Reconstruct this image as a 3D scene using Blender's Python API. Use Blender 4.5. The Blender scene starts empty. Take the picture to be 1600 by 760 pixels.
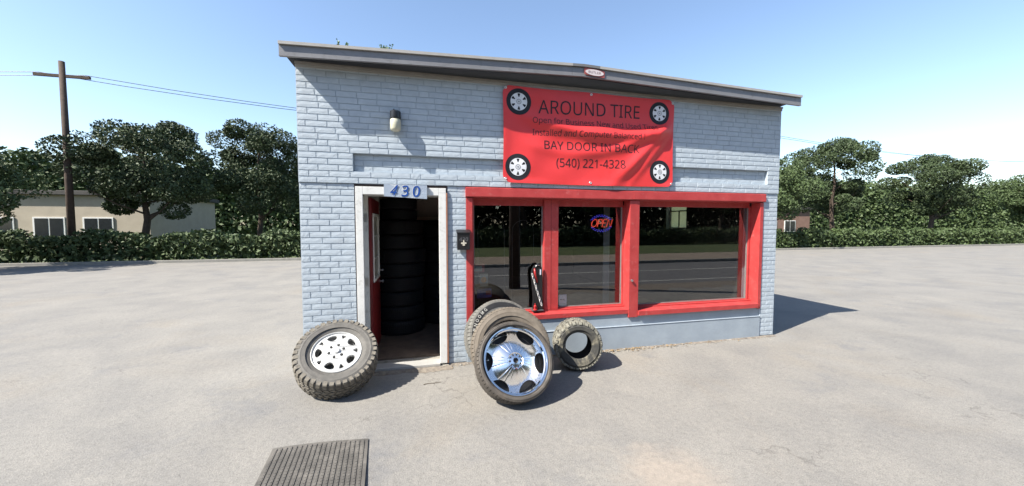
import bpy, bmesh, math, random
from mathutils import Vector, Matrix
import numpy as np
random.seed(7); RNG = np.random.default_rng(7)
S = bpy.context.scene
COL = S.collection
PI = math.pi
R = math.radians

# ------------------------------------------------------------------ camera, sky, sun, exposure
cam_d = bpy.data.cameras.new('camera'); cam = bpy.data.objects.new('camera', cam_d); COL.objects.link(cam)
cam.location = (0, -4.5, 1.72)
cam.rotation_euler = (R(90 - 2.89), 0, R(-13.8))
cam_d.sensor_width = 36; cam_d.lens = 36 * 575 / 1600
cam_d.clip_start = .05; cam_d.clip_end = 3000
S.camera = cam

SUN = Vector((.88, .33, -1)).normalized()            # direction the light travels
elev = math.asin(-SUN.z); az = math.atan2(-SUN.x, -SUN.y)
w = bpy.data.worlds.new('World'); S.world = w; w.use_nodes = True
nt = w.node_tree; bg = nt.nodes['Background']
sky = nt.nodes.new('ShaderNodeTexSky'); sky.sky_type = 'NISHITA'; sky.sun_disc = False
sky.sun_elevation = elev; sky.sun_rotation = az
sky.air_density = 1.0; sky.dust_density = .6; sky.ozone_density = .9
nt.links.new(sky.outputs[0], bg.inputs[0]); bg.inputs[1].default_value = .10
sd = bpy.data.lights.new('sun', 'SUN'); sd.energy = 5.0; sd.angle = R(.5); sd.color = (1, .94, .84)
so = bpy.data.objects.new('sun', sd); COL.objects.link(so)
so.rotation_euler = SUN.to_track_quat('-Z', 'Y').to_euler()
S.view_settings.view_transform = 'Standard'; S.view_settings.look = 'None'
S.view_settings.exposure = 1.45; S.view_settings.gamma = 1

# ------------------------------------------------------------------ materials
ALB = .62
def mat(name, col, rough=.7, var=.12, scale=6, bump=0., bscale=60, metal=0., spec=.5, col2=None, stain=None, coat=0., detail=6):
    """procedural principled surface: colour variation + fine relief, world-space"""
    if metal < .5:
        sc = lambda c: tuple(q * ALB for q in c)
        col = sc(col); col2 = sc(col2) if col2 is not None else None
        if stain: stain = (sc(stain[0]),) + tuple(stain[1:])
    m = bpy.data.materials.new(name); m.use_nodes = True
    n = m.node_tree; L = n.links; b = n.nodes['Principled BSDF']
    b.inputs['Roughness'].default_value = rough; b.inputs['Metallic'].default_value = metal
    b.inputs['Specular IOR Level'].default_value = spec; b.inputs['Coat Weight'].default_value = coat
    g = n.nodes.new('ShaderNodeNewGeometry')
    def noise(sc, det=detail, rg=.6, dist=0):
        t = n.nodes.new('ShaderNodeTexNoise'); t.inputs['Scale'].default_value = sc
        t.inputs['Detail'].default_value = det; t.inputs['Roughness'].default_value = rg
        t.inputs['Distortion'].default_value = dist
        L.new(g.outputs['Position'], t.inputs['Vector']); return t
    def ramp(src, a, b_, p0=.35, p1=.65):
        r = n.nodes.new('ShaderNodeValToRGB'); r.color_ramp.elements[0].position = p0; r.color_ramp.elements[1].position = p1
        r.color_ramp.elements[0].color = (*a, 1); r.color_ramp.elements[1].color = (*b_, 1)
        L.new(src, r.inputs[0]); return r
    c1 = [max(0, c * (1 - var)) for c in col]; c2 = [min(1, c * (1 + var)) for c in col] if col2 is None else col2
    if col2 is not None: c1 = list(col)
    t = noise(scale); r = ramp(t.outputs[0], c1, c2)
    out = r.outputs[0]
    if stain:                                        # (colour, scale, lo, hi, amount)
        t2 = noise(stain[1], 5, .65, .4); r2 = ramp(t2.outputs[0], (0, 0, 0), (stain[4],) * 3, stain[2], stain[3])
        mx = n.nodes.new('ShaderNodeMix'); mx.data_type = 'RGBA'
        L.new(r2.outputs[0], mx.inputs['Factor']); L.new(out, mx.inputs[6]); mx.inputs[7].default_value = (*stain[0], 1)
        out = mx.outputs[2]
    L.new(out, b.inputs['Base Color'])
    if bump:
        t3 = noise(bscale, 5, .65); bp = n.nodes.new('ShaderNodeBump'); bp.inputs['Strength'].default_value = bump
        bp.inputs['Distance'].default_value = .01
        L.new(t3.outputs[0], bp.inputs['Height']); L.new(bp.outputs[0], b.inputs['Normal'])
    m['nodes'] = 1
    return m

def emat(name, col, strength):
    m = bpy.data.materials.new(name); m.use_nodes = True; b = m.node_tree.nodes['Principled BSDF']
    b.inputs['Base Color'].default_value = (*[c * .3 for c in col], 1)
    b.inputs['Emission Color'].default_value = (*col, 1); b.inputs['Emission Strength'].default_value = strength
    return m

M = {}
M['brick'] = mat('painted_brick', (.55, .628, .705), .55, .04, 9, .22, 70, col2=(.625, .712, .79), stain=((.44, .49, .53), 4, .57, .74, .65))
M['mortar'] = mat('painted_mortar', (.50, .58, .655), .7, .06, 8, .2, 90)
M['parge'] = mat('painted_render', (.38, .445, .515), .6, .05, 4, .22, 40, col2=(.44, .51, .58), stain=((.36, .40, .43), 7, .56, .72, .5))
M['whitepaint'] = mat('white_paint', (.95, .95, .92), .45, .04, 9, .1, 60, stain=((.50, .48, .43), 14, .55, .75, .6))
M['red'] = mat('red_paint', (.50, .045, .045), .5, .08, 7, .2, 40, col2=(.60, .068, .066), stain=((.62, .17, .16), 16, .57, .72, .6))
M['doorred'] = mat('dark_red_paint', (.22, .014, .018), .45, .1, 6, .1, 50)
M['fascia'] = mat('grey_metal', (.30, .295, .305), .45, .08, 5, .08, 30, metal=0.2, stain=((.20, .20, .205), 9, .55, .7, .7))
M['coping'] = mat('pale_trim', (.50, .48, .45), .45, .06, 8, .06, 40)
M['copingdark'] = mat('dull_trim', (.22, .22, .22), .5, .06, 8, .06, 40)
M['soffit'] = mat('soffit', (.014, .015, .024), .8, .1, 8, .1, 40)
M['infill'] = mat('infill_panel', (.22, .235, .27), .5, .06, 4, .08, 30)
M['trimbrown'] = mat('brown_trim', (.36, .33, .30), .6, .1, 8, .1, 50)
M['rawwood'] = mat('raw_wood', (.50, .22, .12), .8, .2, 20, .2, 80)
M['darkgap'] = mat('dark_gap', (.03, .02, .02), .9)
M['concrete'] = mat('worn_concrete', (.36, .34, .30), .9, .12, 10, .5, 60, stain=((.12, .10, .08), 9, .52, .66, .8))
M['floor'] = mat('dusty_floor', (.16, .115, .085), .8, .3, 7, .2, 40)
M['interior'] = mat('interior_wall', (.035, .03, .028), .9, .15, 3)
M['intpale'] = mat('interior_pale', (.95, .80, .68), .8, .1, 5)
M['black'] = mat('black_paint', (.018, .018, .02), .35, .1, 10, .05, 60)
M['blackmetal'] = mat('black_metal', (.02, .02, .022), .3, .1, 10, .05, 60)
M['steel'] = mat('steel', (.55, .55, .55), .3, .05, 10, metal=1)
M['hoop'] = mat('dull_steel', (.20, .20, .22), .5)
M['globe'] = mat('lamp_glass', (.70, .68, .52), .25, .05, 12, .05, 60, spec=.6)
M['bulbdirt'] = mat('dusty_black', (.03, .03, .035), .4)
M['number'] = mat('number_board', (.42, .50, .62), .6, .08, 9, .3, 60, stain=((.85, .87, .86), 9, .56, .66, .8))
M['blue'] = mat('blue_brush_paint', (.012, .085, .40), .4, .2, 30)
M['whitebrush'] = mat('white_brush_paint', (.72, .74, .76), .5, .05, 30)
M['vinyl'] = mat('red_vinyl', (.96, .060, .062), .4, .03, 4, .02, 200, spec=.5)
M['ink'] = mat('black_ink', (.008, .008, .014), .6, .1, 20)
M['inkfade'] = mat('faded_black_ink', (.05, .012, .018), .4, .2, 20)
M['picwhite'] = mat('printed_pale_grey', (.98, 1.0, 1.05), .4, .05, 30)
M['picgrey'] = mat('printed_grey', (.36, .37, .40), .4, .1, 30)
M['grommet'] = mat('grommet', (.6, .62, .64), .3, .05, 30, metal=.8)
M['chrome'] = mat('chrome', (.84, .84, .84), .045, .01, 5, .02, 30, metal=1)
M['chromebody'] = mat('chrome_face', (.90, .89, .88), .17, .04, 6, .05, 16, metal=1, stain=((.40, .33, .28), 26, .60, .72, .55))
M['alloy'] = mat('silver_alloy', (.78, .78, .76), .38, .03, 8, .03, 60, metal=.25)
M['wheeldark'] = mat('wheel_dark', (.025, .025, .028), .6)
M['badgewhite'] = mat('badge_white', (.80, .72, .73), .4)
M['badgered'] = mat('badge_red', (.42, .10, .09), .5)
M['badgetext'] = mat('badge_letter', (.22, .13, .13), .5)
M['paper'] = mat('sticker_paper', (.9, .9, 1.05), .5, .06, 30)
M['posterg'] = mat('poster_grey', (.30, .32, .29), .5, .1, 30)
M['postero'] = mat('poster_orange', (.60, .30, .07), .5, .3, 40)
M['posterb'] = mat('poster_blue', (.06, .07, .24), .5, .3, 20)
M['posterr'] = mat('poster_red', (.30, .05, .05), .5, .3, 30)
M['postery'] = mat('poster_cream', (.45, .40, .25), .5, .1, 30)
M['jackred'] = mat('jack_red', (.50, .03, .03), .35)
M['mat'] = mat('rubber_mat', (.105, .098, .088), .8, .15, 8, .35, 90, stain=((.20, .185, .165), 6, .45, .65, .8))
M['leafdry'] = mat('dry_leaf', (.34, .24, .13), .8, .3, 25)
M['stone'] = mat('stone', (.32, .30, .27), .9, .25, 40, .2, 90)
M['twig'] = mat('twig', (.12, .09, .06), .9)
M['soil'] = mat('dirt', (.22, .19, .16), .95, .3, 14, .7, 50, stain=((.33, .29, .23), 22, .5, .62, .8))
M['roofsheet'] = mat('roof_sheet', (.42, .42, .41), .5, .08, 2, .05, 10)
M['road'] = mat('road', (.17, .17, .175), .85, .12, 4, .4, 60)
M['line'] = mat('road_line', (.62, .62, .58), .7, .1, 20)
M['kerb'] = mat('kerb', (.32, .31, .28), .85, .12, 5, .3, 50)
M['pave'] = mat('pavement', (.34, .28, .22), .9, .12, 3, .3, 50)
M['grass'] = mat('grass', (.050, .085, .022), .95, .3, .8, .8, 14, col2=(.095, .12, .035))
M['bark'] = mat('bark', (.09, .065, .048), .95, .3, 5, .8, 16)
M['pole'] = mat('creosote_pole', (.075, .048, .035), .9, .25, 7, .5, 30)
M['leafA'] = mat('foliage_dark', (.035, .062, .018), .7, .35, .9, col2=(.06, .095, .028))
M['leafB'] = mat('foliage_mid', (.055, .095, .025), .7, .35, .9, col2=(.085, .13, .04))
M['leafW'] = mat('foliage_woods', (.022, .034, .014), .8, .35, .3, col2=(.04, .055, .022))
M['weed'] = mat('weed_green', (.09, .17, .04), .6, .2, 20)
M['cream'] = mat('cream_siding', (.60, .55, .38), .7, .05, 2)
M['housedark'] = mat('house_window', (.03, .035, .04), .15)
M['roofdark'] = mat('shingle', (.09, .085, .08), .9, .2, 4)
M['curtain'] = mat('pale_blind', (.24, .26, .27), .8, .06, 6)
M['neonred'] = emat('neon_red', (1, .10, .06), .5)
M['neonblue'] = emat('neon_blue', (.10, .08, 1), .6)
def rubber(name, c, c2, dust=None):
    return mat(name, c, .72, .1, 14, .18, 110, col2=c2, stain=dust, spec=.35)
M['rub_chrome'] = rubber('rubber_brown_grey', (.075, .066, .058), (.12, .105, .09), ((.20, .17, .14), 7, .5, .7, .6))
M['rub_tan'] = rubber('rubber_dusty_tan', (.165, .137, .108), (.22, .187, .148), ((.13, .105, .08), 8, .5, .7, .6))
M['rub_tandark'] = rubber('rubber_inner', (.03, .028, .03), (.045, .04, .04))
M['rub_let'] = rubber('rubber_grey', (.17, .165, .15), (.24, .23, .205), ((.12, .115, .105), 9, .5, .7, .6))
M['rub_band'] = rubber('rubber_black_band', (.022, .022, .024), (.035, .035, .037))
M['rub_mud'] = rubber('rubber_muddy', (.05, .05, .047), (.085, .083, .075), ((.34, .31, .23), 5, .52, .64, .8))
M['rub_mudtread'] = rubber('rubber_muddy_tread', (.22, .215, .18), (.34, .325, .27), ((.09, .085, .075), 26, .52, .62, .7))
M['rub_left'] = rubber('rubber_grey_wall', (.13, .125, .115), (.18, .17, .155), ((.09, .085, .08), 9, .5, .68, .7))
M['rub_lefttread'] = rubber('rubber_dusty_tread', (.19, .17, .14), (.28, .255, .21), ((.09, .08, .07), 14, .5, .66, .8))
M['rub_black'] = rubber('rubber_black', (.007, .008, .011), (.012, .013, .017))
M['letwhite'] = mat('raised_white_letter', (.62, .61, .56), .6, .1, 40)

def asphalt():
    m = bpy.data.materials.new('sun_bleached_asphalt'); m.use_nodes = True
    n = m.node_tree; L = n.links; b = n.nodes['Principled BSDF']; b.inputs['Roughness'].default_value = .82
    b.inputs['Specular IOR Level'].default_value = .35
    g = n.nodes.new('ShaderNodeNewGeometry')
    def noise(sc, det=6, rg=.6, dist=0.):
        t = n.nodes.new('ShaderNodeTexNoise'); t.inputs['Scale'].default_value = sc; t.inputs['Detail'].default_value = det
        t.inputs['Roughness'].default_value = rg; t.inputs['Distortion'].default_value = dist
        L.new(g.outputs['Position'], t.inputs['Vector']); return t.outputs[0]
    def ramp(src, *st):
        r = n.nodes.new('ShaderNodeValToRGB'); e = r.color_ramp.elements
        for i, (p, c) in enumerate(st):
            if i > 1: e.new(p)
            e[i].position = p; e[i].color = (*c, 1)
        L.new(src, r.inputs[0]); return r.outputs[0]
    def mix(a, c, f, blend='MIX'):
        x = n.nodes.new('ShaderNodeMix'); x.data_type = 'RGBA'; x.blend_type = blend
        for s, v in ((6, a), (7, c), (0, f)):
            if hasattr(v, 'links'): L.new(v, x.inputs[s])
            else: x.inputs[s].default_value = v if s == 0 else (*v, 1)
        return x.outputs[2]
    base = ramp(noise(1.1, 7, .62, .3), (.33, (.158, .153, .146)), (.5, (.182, .175, .163)), (.68, (.204, .195, .179)))
    # brownish dusty drifts, bluish-grey rubbed patches
    c = mix(base, (.19, .168, .138), ramp(noise(.55, 5, .6, .6), (.56, (0, 0, 0)), (.74, (.5, .5, .5))))
    c = mix(c, (.125, .127, .134), ramp(noise(.8, 6, .7, .2), (.30, (.7, .7, .7)), (.44, (0, 0, 0))))
    agg = ramp(noise(110, 3, .75), (.36, (.60, .59, .58)), (.47, (1, 1, 1)), (.58, (1.02, 1.02, 1.02)), (.68, (1.45, 1.42, 1.36)))
    c = mix(c, agg, 1., 'MULTIPLY')
    # dark specks and tiny chips
    v = n.nodes.new('ShaderNodeTexVoronoi'); v.inputs['Scale'].default_value = 26; L.new(g.outputs['Position'], v.inputs['Vector'])
    spk = ramp(v.outputs['Distance'], (.05, (1, 1, 1)), (.10, (0, 0, 0)))
    gate = ramp(noise(9, 3, .6), (.55, (0, 0, 0)), (.62, (.75, .75, .75)))
    mm = n.nodes.new('ShaderNodeMath'); mm.operation = 'MULTIPLY'; L.new(spk, mm.inputs[0]); L.new(gate, mm.inputs[1])
    c = mix(c, (.06, .055, .05), mm.outputs[0])
    # worn pale patch where the lot meets the drive
    dv = n.nodes.new('ShaderNodeVectorMath'); dv.operation = 'DISTANCE'; L.new(g.outputs['Position'], dv.inputs[0]); dv.inputs[1].default_value = (1.62, -2.42, 0)
    da = n.nodes.new('ShaderNodeMath'); da.operation = 'MULTIPLY_ADD'; da.inputs[1].default_value = .7; L.new(noise(3.5, 5, .65), da.inputs[0]); L.new(dv.outputs['Value'], da.inputs[2])
    c = mix(c, (.262, .222, .183), ramp(da.outputs[0], (.50, (.6, .6, .6)), (.80, (0, 0, 0))))
    # medium grain and hairline cracks
    c = mix(c, ramp(noise(24, 4, .7), (.36, (.88, .88, .87)), (.5, (1, 1, 1)), (.66, (1.08, 1.07, 1.05))), 1., 'MULTIPLY')
    wv = n.nodes.new('ShaderNodeTexNoise'); wv.inputs['Scale'].default_value = 2.2; wv.inputs['Detail'].default_value = 6; L.new(g.outputs['Position'], wv.inputs['Vector'])
    vm = n.nodes.new('ShaderNodeVectorMath'); vm.operation = 'MULTIPLY_ADD'; vm.inputs[1].default_value = (.9, .9, .9); L.new(wv.outputs['Color'], vm.inputs[0]); L.new(g.outputs['Position'], vm.inputs[2])
    v2 = n.nodes.new('ShaderNodeTexVoronoi'); v2.feature = 'DISTANCE_TO_EDGE'; v2.inputs['Scale'].default_value = .42; L.new(vm.outputs[0], v2.inputs['Vector'])
    crk = ramp(v2.outputs['Distance'], (.0008, (.42, .42, .42)), (.0035, (0, 0, 0)))
    gate2 = ramp(noise(.5, 3, .5), (.52, (0, 0, 0)), (.60, (1, 1, 1)))
    m2 = n.nodes.new('ShaderNodeMath'); m2.operation = 'MULTIPLY'; L.new(crk, m2.inputs[0]); L.new(gate2, m2.inputs[1])
    c = mix(c, (.045, .04, .037), m2.outputs[0])
    L.new(c, b.inputs['Base Color'])
    bp = n.nodes.new('ShaderNodeBump'); bp.inputs['Strength'].default_value = .7; bp.inputs['Distance'].default_value = .008
    ad = n.nodes.new('ShaderNodeMath'); ad.operation = 'ADD'; L.new(noise(95, 4, .7), ad.inputs[0]); L.new(noise(16, 3, .5), ad.inputs[1])
    L.new(ad.outputs[0], bp.inputs['Height']); L.new(bp.outputs[0], b.inputs['Normal'])
    return m
M['asphalt'] = asphalt()

def glass(name, tint, ior=1.55, rough=0.):
    m = bpy.data.materials.new(name); m.use_nodes = True; n = m.node_tree; L = n.links
    for x in list(n.nodes):
        if x.type != 'OUTPUT_MATERIAL': n.nodes.remove(x)
    o = [x for x in n.nodes if x.type == 'OUTPUT_MATERIAL'][0]
    t = n.nodes.new('ShaderNodeBsdfTransparent'); t.inputs[0].default_value = (*tint, 1)
    gl = n.nodes.new('ShaderNodeBsdfGlossy'); gl.inputs['Roughness'].default_value = rough
    fr = n.nodes.new('ShaderNodeFresnel'); fr.inputs[0].default_value = ior
    mx = n.nodes.new('ShaderNodeMixShader'); ge = n.nodes.new('ShaderNodeNewGeometry'); sb = n.nodes.new('ShaderNodeMath'); sb.operation = 'SUBTRACT'; sb.inputs[0].default_value = 1; L.new(ge.outputs['Backfacing'], sb.inputs[1])
    ml = n.nodes.new('ShaderNodeMath'); ml.operation = 'MULTIPLY'; L.new(fr.outputs[0], ml.inputs[0]); L.new(sb.outputs[0], ml.inputs[1])
    L.new(ml.outputs[0], mx.inputs[0]); L.new(t.outputs[0], mx.inputs[1]); L.new(gl.outputs[0], mx.inputs[2])
    L.new(mx.outputs[0], o.inputs[0]); return m
_m = bpy.data.materials.new('yellowed_glass'); _m.use_nodes = True; _n = _m.node_tree; _n.nodes.remove(_n.nodes['Principled BSDF'])
_t = _n.nodes.new('ShaderNodeBsdfTranslucent'); _t.inputs[0].default_value = (.95, .90, .62, 1); _n.links.new(_t.outputs[0], _n.nodes['Material Output'].inputs[0]); M['yellowglass'] = _m
M['glass'] = glass('window_glass', (.84, .87, .86), 2.35)

# ------------------------------------------------------------------ mesh helpers
class MB:
    def __init__(s): s.v = []; s.f = []
    def add(s, V, F):
        o = len(s.v); s.v += [tuple(p) for p in V]; s.f += [tuple(i + o for i in f) for f in F]; return s
    def box(s, x0, x1, y0, y1, z0, z1, b=0.):
        if b <= 0:
            V = [(x, y, z) for x in (x0, x1) for y in (y0, y1) for z in (z0, z1)]
            return s.add(V, [(0, 1, 3, 2), (4, 6, 7, 5), (0, 4, 5, 1), (2, 3, 7, 6), (0, 2, 6, 4), (1, 5, 7, 3)])
        m = bmesh.new(); r = bmesh.ops.create_cube(m, size=1)
        for v in m.verts:
            v.co = Vector(((x0 + x1) / 2 + v.co.x * (x1 - x0), (y0 + y1) / 2 + v.co.y * (y1 - y0), (z0 + z1) / 2 + v.co.z * (z1 - z0)))
        bmesh.ops.bevel(m, geom=m.edges[:], offset=b, segments=2, affect='EDGES', profile=.6)
        m.verts.index_update(); s.add([v.co[:] for v in m.verts], [[v.index for v in f.verts] for f in m.faces]); m.free(); return s
    def tube(s, P, r, n=8, closed=False, cap=True):
        P = [Vector(p) for p in P]; N = len(P); V = []; F = []
        rr = r if isinstance(r, (list, tuple)) else [r] * N
        up = None
        for i, p in enumerate(P):
            a = P[(i - 1) % N] if (closed or i) else p; c = P[(i + 1) % N] if (closed or i < N - 1) else p
            d = (c - a).normalized()
            if up is None: up = Vector((0, 0, 1)) if abs(d.z) < .9 else Vector((1, 0, 0))
            x = d.cross(up).normalized(); up = x.cross(d).normalized()
            for k in range(n):
                t = 2 * PI * k / n; V.append(p + rr[i] * (math.cos(t) * x + math.sin(t) * up))
        for i in range(N if closed else N - 1):
            j = (i + 1) % N
            for k in range(n): F.append((i * n + k, i * n + (k + 1) % n, j * n + (k + 1) % n, j * n + k))
        if cap and not closed: F += [tuple(range(n))[::-1], tuple((N - 1) * n + k for k in range(n))]
        return s.add(V, F)
    def lathe(s, prof, n=64, closed=True, mat3=None):
        """profile of (r, z) around local z"""
        V = []; F = []; K = len(prof)
        for i in range(n):
            t = 2 * PI * i / n; c, q = math.cos(t), math.sin(t)
            V += [(r * c, r * q, z) for r, z in prof]
        for i in range(n):
            j = (i + 1) % n
            for k in range(K if closed else K - 1):
                l = (k + 1) % K
                F.append((i * K + k, j * K + k, j * K + l, i * K + l))
        if mat3 is not None: V = [mat3 @ Vector(v) for v in V]
        return s.add(V, F)
    def obj(s, name, m, parent=None, smooth=None, matrix=None, kind=None):
        me = bpy.data.meshes.new(name); me.from_pydata(s.v, [], s.f); me.update()
        bm = bmesh.new(); bm.from_mesh(me); bmesh.ops.recalc_face_normals(bm, faces=bm.faces); bm.to_mesh(me); bm.free()
        return link(name, me, m, parent, smooth, matrix, kind)

def link(name, me, m, parent=None, smooth=None, matrix=None, kind=None):
    if m is not None:
        me.materials.clear(); me.materials.append(m)
    if smooth:
        for p in me.polygons: p.use_smooth = True
        if smooth is not True: me.set_sharp_from_angle(angle=R(smooth))
    o = bpy.data.objects.new(name, me); COL.objects.link(o)
    if parent is not None: o.parent = parent
    if matrix is not None: o.matrix_local = matrix
    if kind: o['kind'] = kind
    return o

def tag(o, label, cat, group=None):
    o['label'] = label; o['category'] = cat
    if group: o['group'] = group
    return o
def thing(name, label, cat, loc=(0, 0, 0), group=None):
    o = bpy.data.objects.new(name, None); COL.objects.link(o); o.location = loc; o.empty_display_size = .1
    return tag(o, label, cat, group)
def T(*p): return Matrix.Translation(Vector(p))
def rel(parent):
    """shift so that world-coordinate meshes can be parented to a root standing elsewhere"""
    return Matrix.Translation(-parent.location)

FONT = None
try:
    import os
    _p = os.path.join(bpy.utils.system_resource('DATAFILES', path='fonts'), 'NotoSansMath-Regular.woff2')
    if os.path.exists(_p): FONT = bpy.data.fonts.load(_p)
except Exception: FONT = None
def text_verts(s, shear=0., offset=0., extrude=0.):
    c = bpy.data.curves.new('t', 'FONT'); c.body = s
    if FONT: c.font = FONT
    c.shear = shear; c.offset = offset; c.extrude = extrude; c.resolution_u = 3
    o = bpy.data.objects.new('t', c); COL.objects.link(o); bpy.context.view_layer.update()
    me = bpy.data.meshes.new_from_object(o.evaluated_get(bpy.context.evaluated_depsgraph_get()))
    V = [v.co.copy() for v in me.vertices]; F = [tuple(p.vertices) for p in me.polygons]
    bpy.data.objects.remove(o); bpy.data.curves.remove(c); bpy.data.meshes.remove(me); return V, F
def fit_text(s, x0, x1, z0, z1, **k):
    V, F = text_verts(s, **k)
    ax, bx = min(v.x for v in V), max(v.x for v in V); ay, by = min(v.y for v in V), max(v.y for v in V)
    return [(x0 + (v.x - ax) / (bx - ax) * (x1 - x0), z0 + (v.y - ay) / (by - ay) * (z1 - z0)) for v in V], F
def flat_curve(splines, extrude, bevel=0.):
    """filled 2-D outline with holes -> verts, faces (xy plane, thickness +-extrude)"""
    c = bpy.data.curves.new('c', 'CURVE'); c.dimensions = '2D'; c.fill_mode = 'BOTH'; c.extrude = extrude; c.bevel_depth = bevel; c.bevel_resolution = 1
    for P in splines:
        sp = c.splines.new('POLY'); sp.points.add(len(P) - 1); sp.use_cyclic_u = True
        for i, p in enumerate(P): sp.points[i].co = (p[0], p[1], 0, 1)
    o = bpy.data.objects.new('c', c); COL.objects.link(o); bpy.context.view_layer.update()
    me = bpy.data.meshes.new_from_object(o.evaluated_get(bpy.context.evaluated_depsgraph_get()))
    V = [v.co.copy() for v in me.vertices]; F = [tuple(p.vertices) for p in me.polygons]
    bpy.data.objects.remove(o); bpy.data.curves.remove(c); bpy.data.meshes.remove(me); return V, F
def circ(r, n=48, cx=0, cy=0, ry=None, rot=0.):
    ry = r if ry is None else ry; O = []
    for i in range(n):
        t = 2 * PI * i / n; x, y = r * math.cos(t), ry * math.sin(t)
        O.append((cx + x * math.cos(rot) - y * math.sin(rot), cy + x * math.sin(rot) + y * math.cos(rot)))
    return O

def blob(pts_, n=5):
    """closed smooth outline through points"""
    o = []; k_ = len(pts_)
    for i in range(k_):
        p0, p1, p2, p3 = [Vector(pts_[(i + q) % k_]) for q in (-1, 0, 1, 2)]
        for s in range(n):
            t = s / n; o.append(tuple(.5 * ((2 * p1) + (-p0 + p2) * t + (2 * p0 - 5 * p1 + 4 * p2 - p3) * t * t + (-p0 + 3 * p1 - 3 * p2 + p3) * t ** 3)))
    return o

# ------------------------------------------------------------------ ground, road, far side
def sheet(name, x0, x1, y0, y1, z, m, nx=1, ny=1, fz=None):
    b = MB(); V = []; F = []
    for i in range(nx + 1):
        for j in range(ny + 1):
            x = x0 + (x1 - x0) * i / nx; y = y0 + (y1 - y0) * j / ny
            V.append((x, y, z + (fz(x, y) if fz else 0)))
    for i in range(nx):
        for j in range(ny):
            a = i * (ny + 1) + j; F.append((a, a + ny + 1, a + ny + 2, a + 1))
    b.add(V, F); return b.obj(name, m, kind='structure', smooth=True)
sheet('ground', -900, 900, -900, 900, -.02, M['grass'])
sheet('parking_lot', -100, 100, -4.4, 15, 0, M['asphalt'])
sheet('road', -200, 200, -9.5, -4.4, -.006, M['road'])
sheet('road_line', -200, 200, -5.05, -4.95, -.002, M['line'])
sheet('road_centre_line', -200, 200, -7.3, -7.18, -.002, M['line'])
MB().box(-200, 200, -9.66, -9.5, -.05, .12, .015).obj('kerb', M['kerb'], kind='structure')
MB().box(-200, 200, -13, -9.66, -.05, .112).obj('pavement', M['pave'], kind='structure')
sheet('verge', -200, 200, -60, -13, .1, M['grass'])
# dirt drift at the edge of the lot and along the foot of the wall
def ragged(name, x0, x1, ya, yb, z, m, n=60, amp=.03, seed=1, thick=0.012):
    r = random.Random(seed); V = []; F = []
    ph = [r.uniform(0, 6) for _ in range(4)]
    def w_(x): return amp * (.5 * math.sin(x * 7 + ph[0]) + .35 * math.sin(x * 17 + ph[1]) + .3 * math.sin(x * 41 + ph[2])) + r.uniform(-.2, .2) * amp
    for i in range(n + 1):
        x = x0 + (x1 - x0) * i / n; e = ya + w_(x) * min(1, 3 * min(i, n - i) / n + .2)
        V += [(x, e, z), (x, (e + yb) / 2, z + thick * r.uniform(.4, 1)), (x, yb, z + thick)]
    for i in range(n):
        a = i * 3; F += [(a, a + 3, a + 4, a + 1), (a + 1, a + 4, a + 5, a + 2)]
    o = MB().add(V, F).obj(name, m, smooth=True); o['kind'] = 'stuff'; return o
ragged('wall_foot_dirt', .33, 5.28, -.055, -.002, .002, M['soil'], 120, .045, 3)
ragged('doorstep_dirt', -.75, .34, -.17, -.061, .002, M['soil'], 50, .035, 5)
ragged('wall_foot_dirt', -1.3, -.75, -.06, -.002, .002, M['soil'], 30, .03, 6)
ragged('roadside_dirt', 1.7, 12, -3.6, -4.38, .003, M['soil'], 60, .3, 9)

# ------------------------------------------------------------------ the building
BX0, BX1, BTOP = -1.3, 5.27, 3.46
B = thing('tire_shop_building', 'low painted grey-blue brick shop building with red-framed windows and an open doorway', 'building')
D0, D1, DT = -.735, .305, 2.17          # doorway (rough)
W0, W1, WT = .53, 5.0, 2.18             # window bay (rough)
YU = -.014                              # upper brickwork stands a little proud
RX0, RX1, RZ0, RZ1 = -.739, 5.05, 2.317, 2.52
def back_y(x, z):
    if RX0 < x < RX1 and RZ0 < z < RZ1: return .030
    return YU if z > DT else 0.
BK = .0055
wall = MB()
wall.box(BX0, D0, BK, .3, 0, 2.18); wall.box(D1, W0, BK, .3, 0, 2.18); wall.box(W1, BX1, BK, .3, 0, 2.18)
wall.box(BX0, BX1, YU + BK, .3, 2.1815, RZ0)
wall.box(BX0, RX0, YU + BK, .3, RZ0, RZ1); wall.box(RX1, BX1, YU + BK, .3, RZ0, RZ1)
wall.box(RX0, RX1, .030 + BK, .3, RZ0, RZ1)
wall.box(BX0, BX1, YU + BK, .3, RZ1, BTOP)
WALL = wall.obj('brick_wall', M['mortar'], B)
# sides and back
MB().box(BX0, BX0 + .3, .301, 11.7, 0, BTOP).obj('side_wall', M['parge'], B)
SY0, SY1, SZ0, SZ1 = 1.58, 2.22, 1.62, 2.35
q = MB(); q.box(BX1 - .3, BX1, .301, SY0, 0, BTOP); q.box(BX1 - .3, BX1, SY1, 11.7, 0, BTOP); q.box(BX1 - .3, BX1, SY0, SY1, 0, SZ0); q.box(BX1 - .3, BX1, SY0, SY1, SZ1, BTOP)
q.obj('side_wall', M['parge'], B)
sw = MB(); xa_, xb_ = BX1 - .22, BX1 - .18
for a in ((SY0, SY0 + .04, SZ0, SZ1), (SY1 - .04, SY1, SZ0, SZ1), (SY0 + .04, SY1 - .04, SZ0, SZ0 + .04), (SY0 + .04, SY1 - .04, SZ1 - .04, SZ1)): sw.box(xa_, xb_, *a)
sw = sw.obj('side_window', M['whitepaint'], B)
MB().box(xa_ + .003, xb_ - .003, SY0 + .041, SY1 - .041, 1.98, 2.0).obj('muntin', M['black'], sw)
MB().box(xa_ + .003, xb_ - .003, 1.93, 1.95, SZ0 + .041, 1.979).obj('muntin', M['black'], sw)
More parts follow.
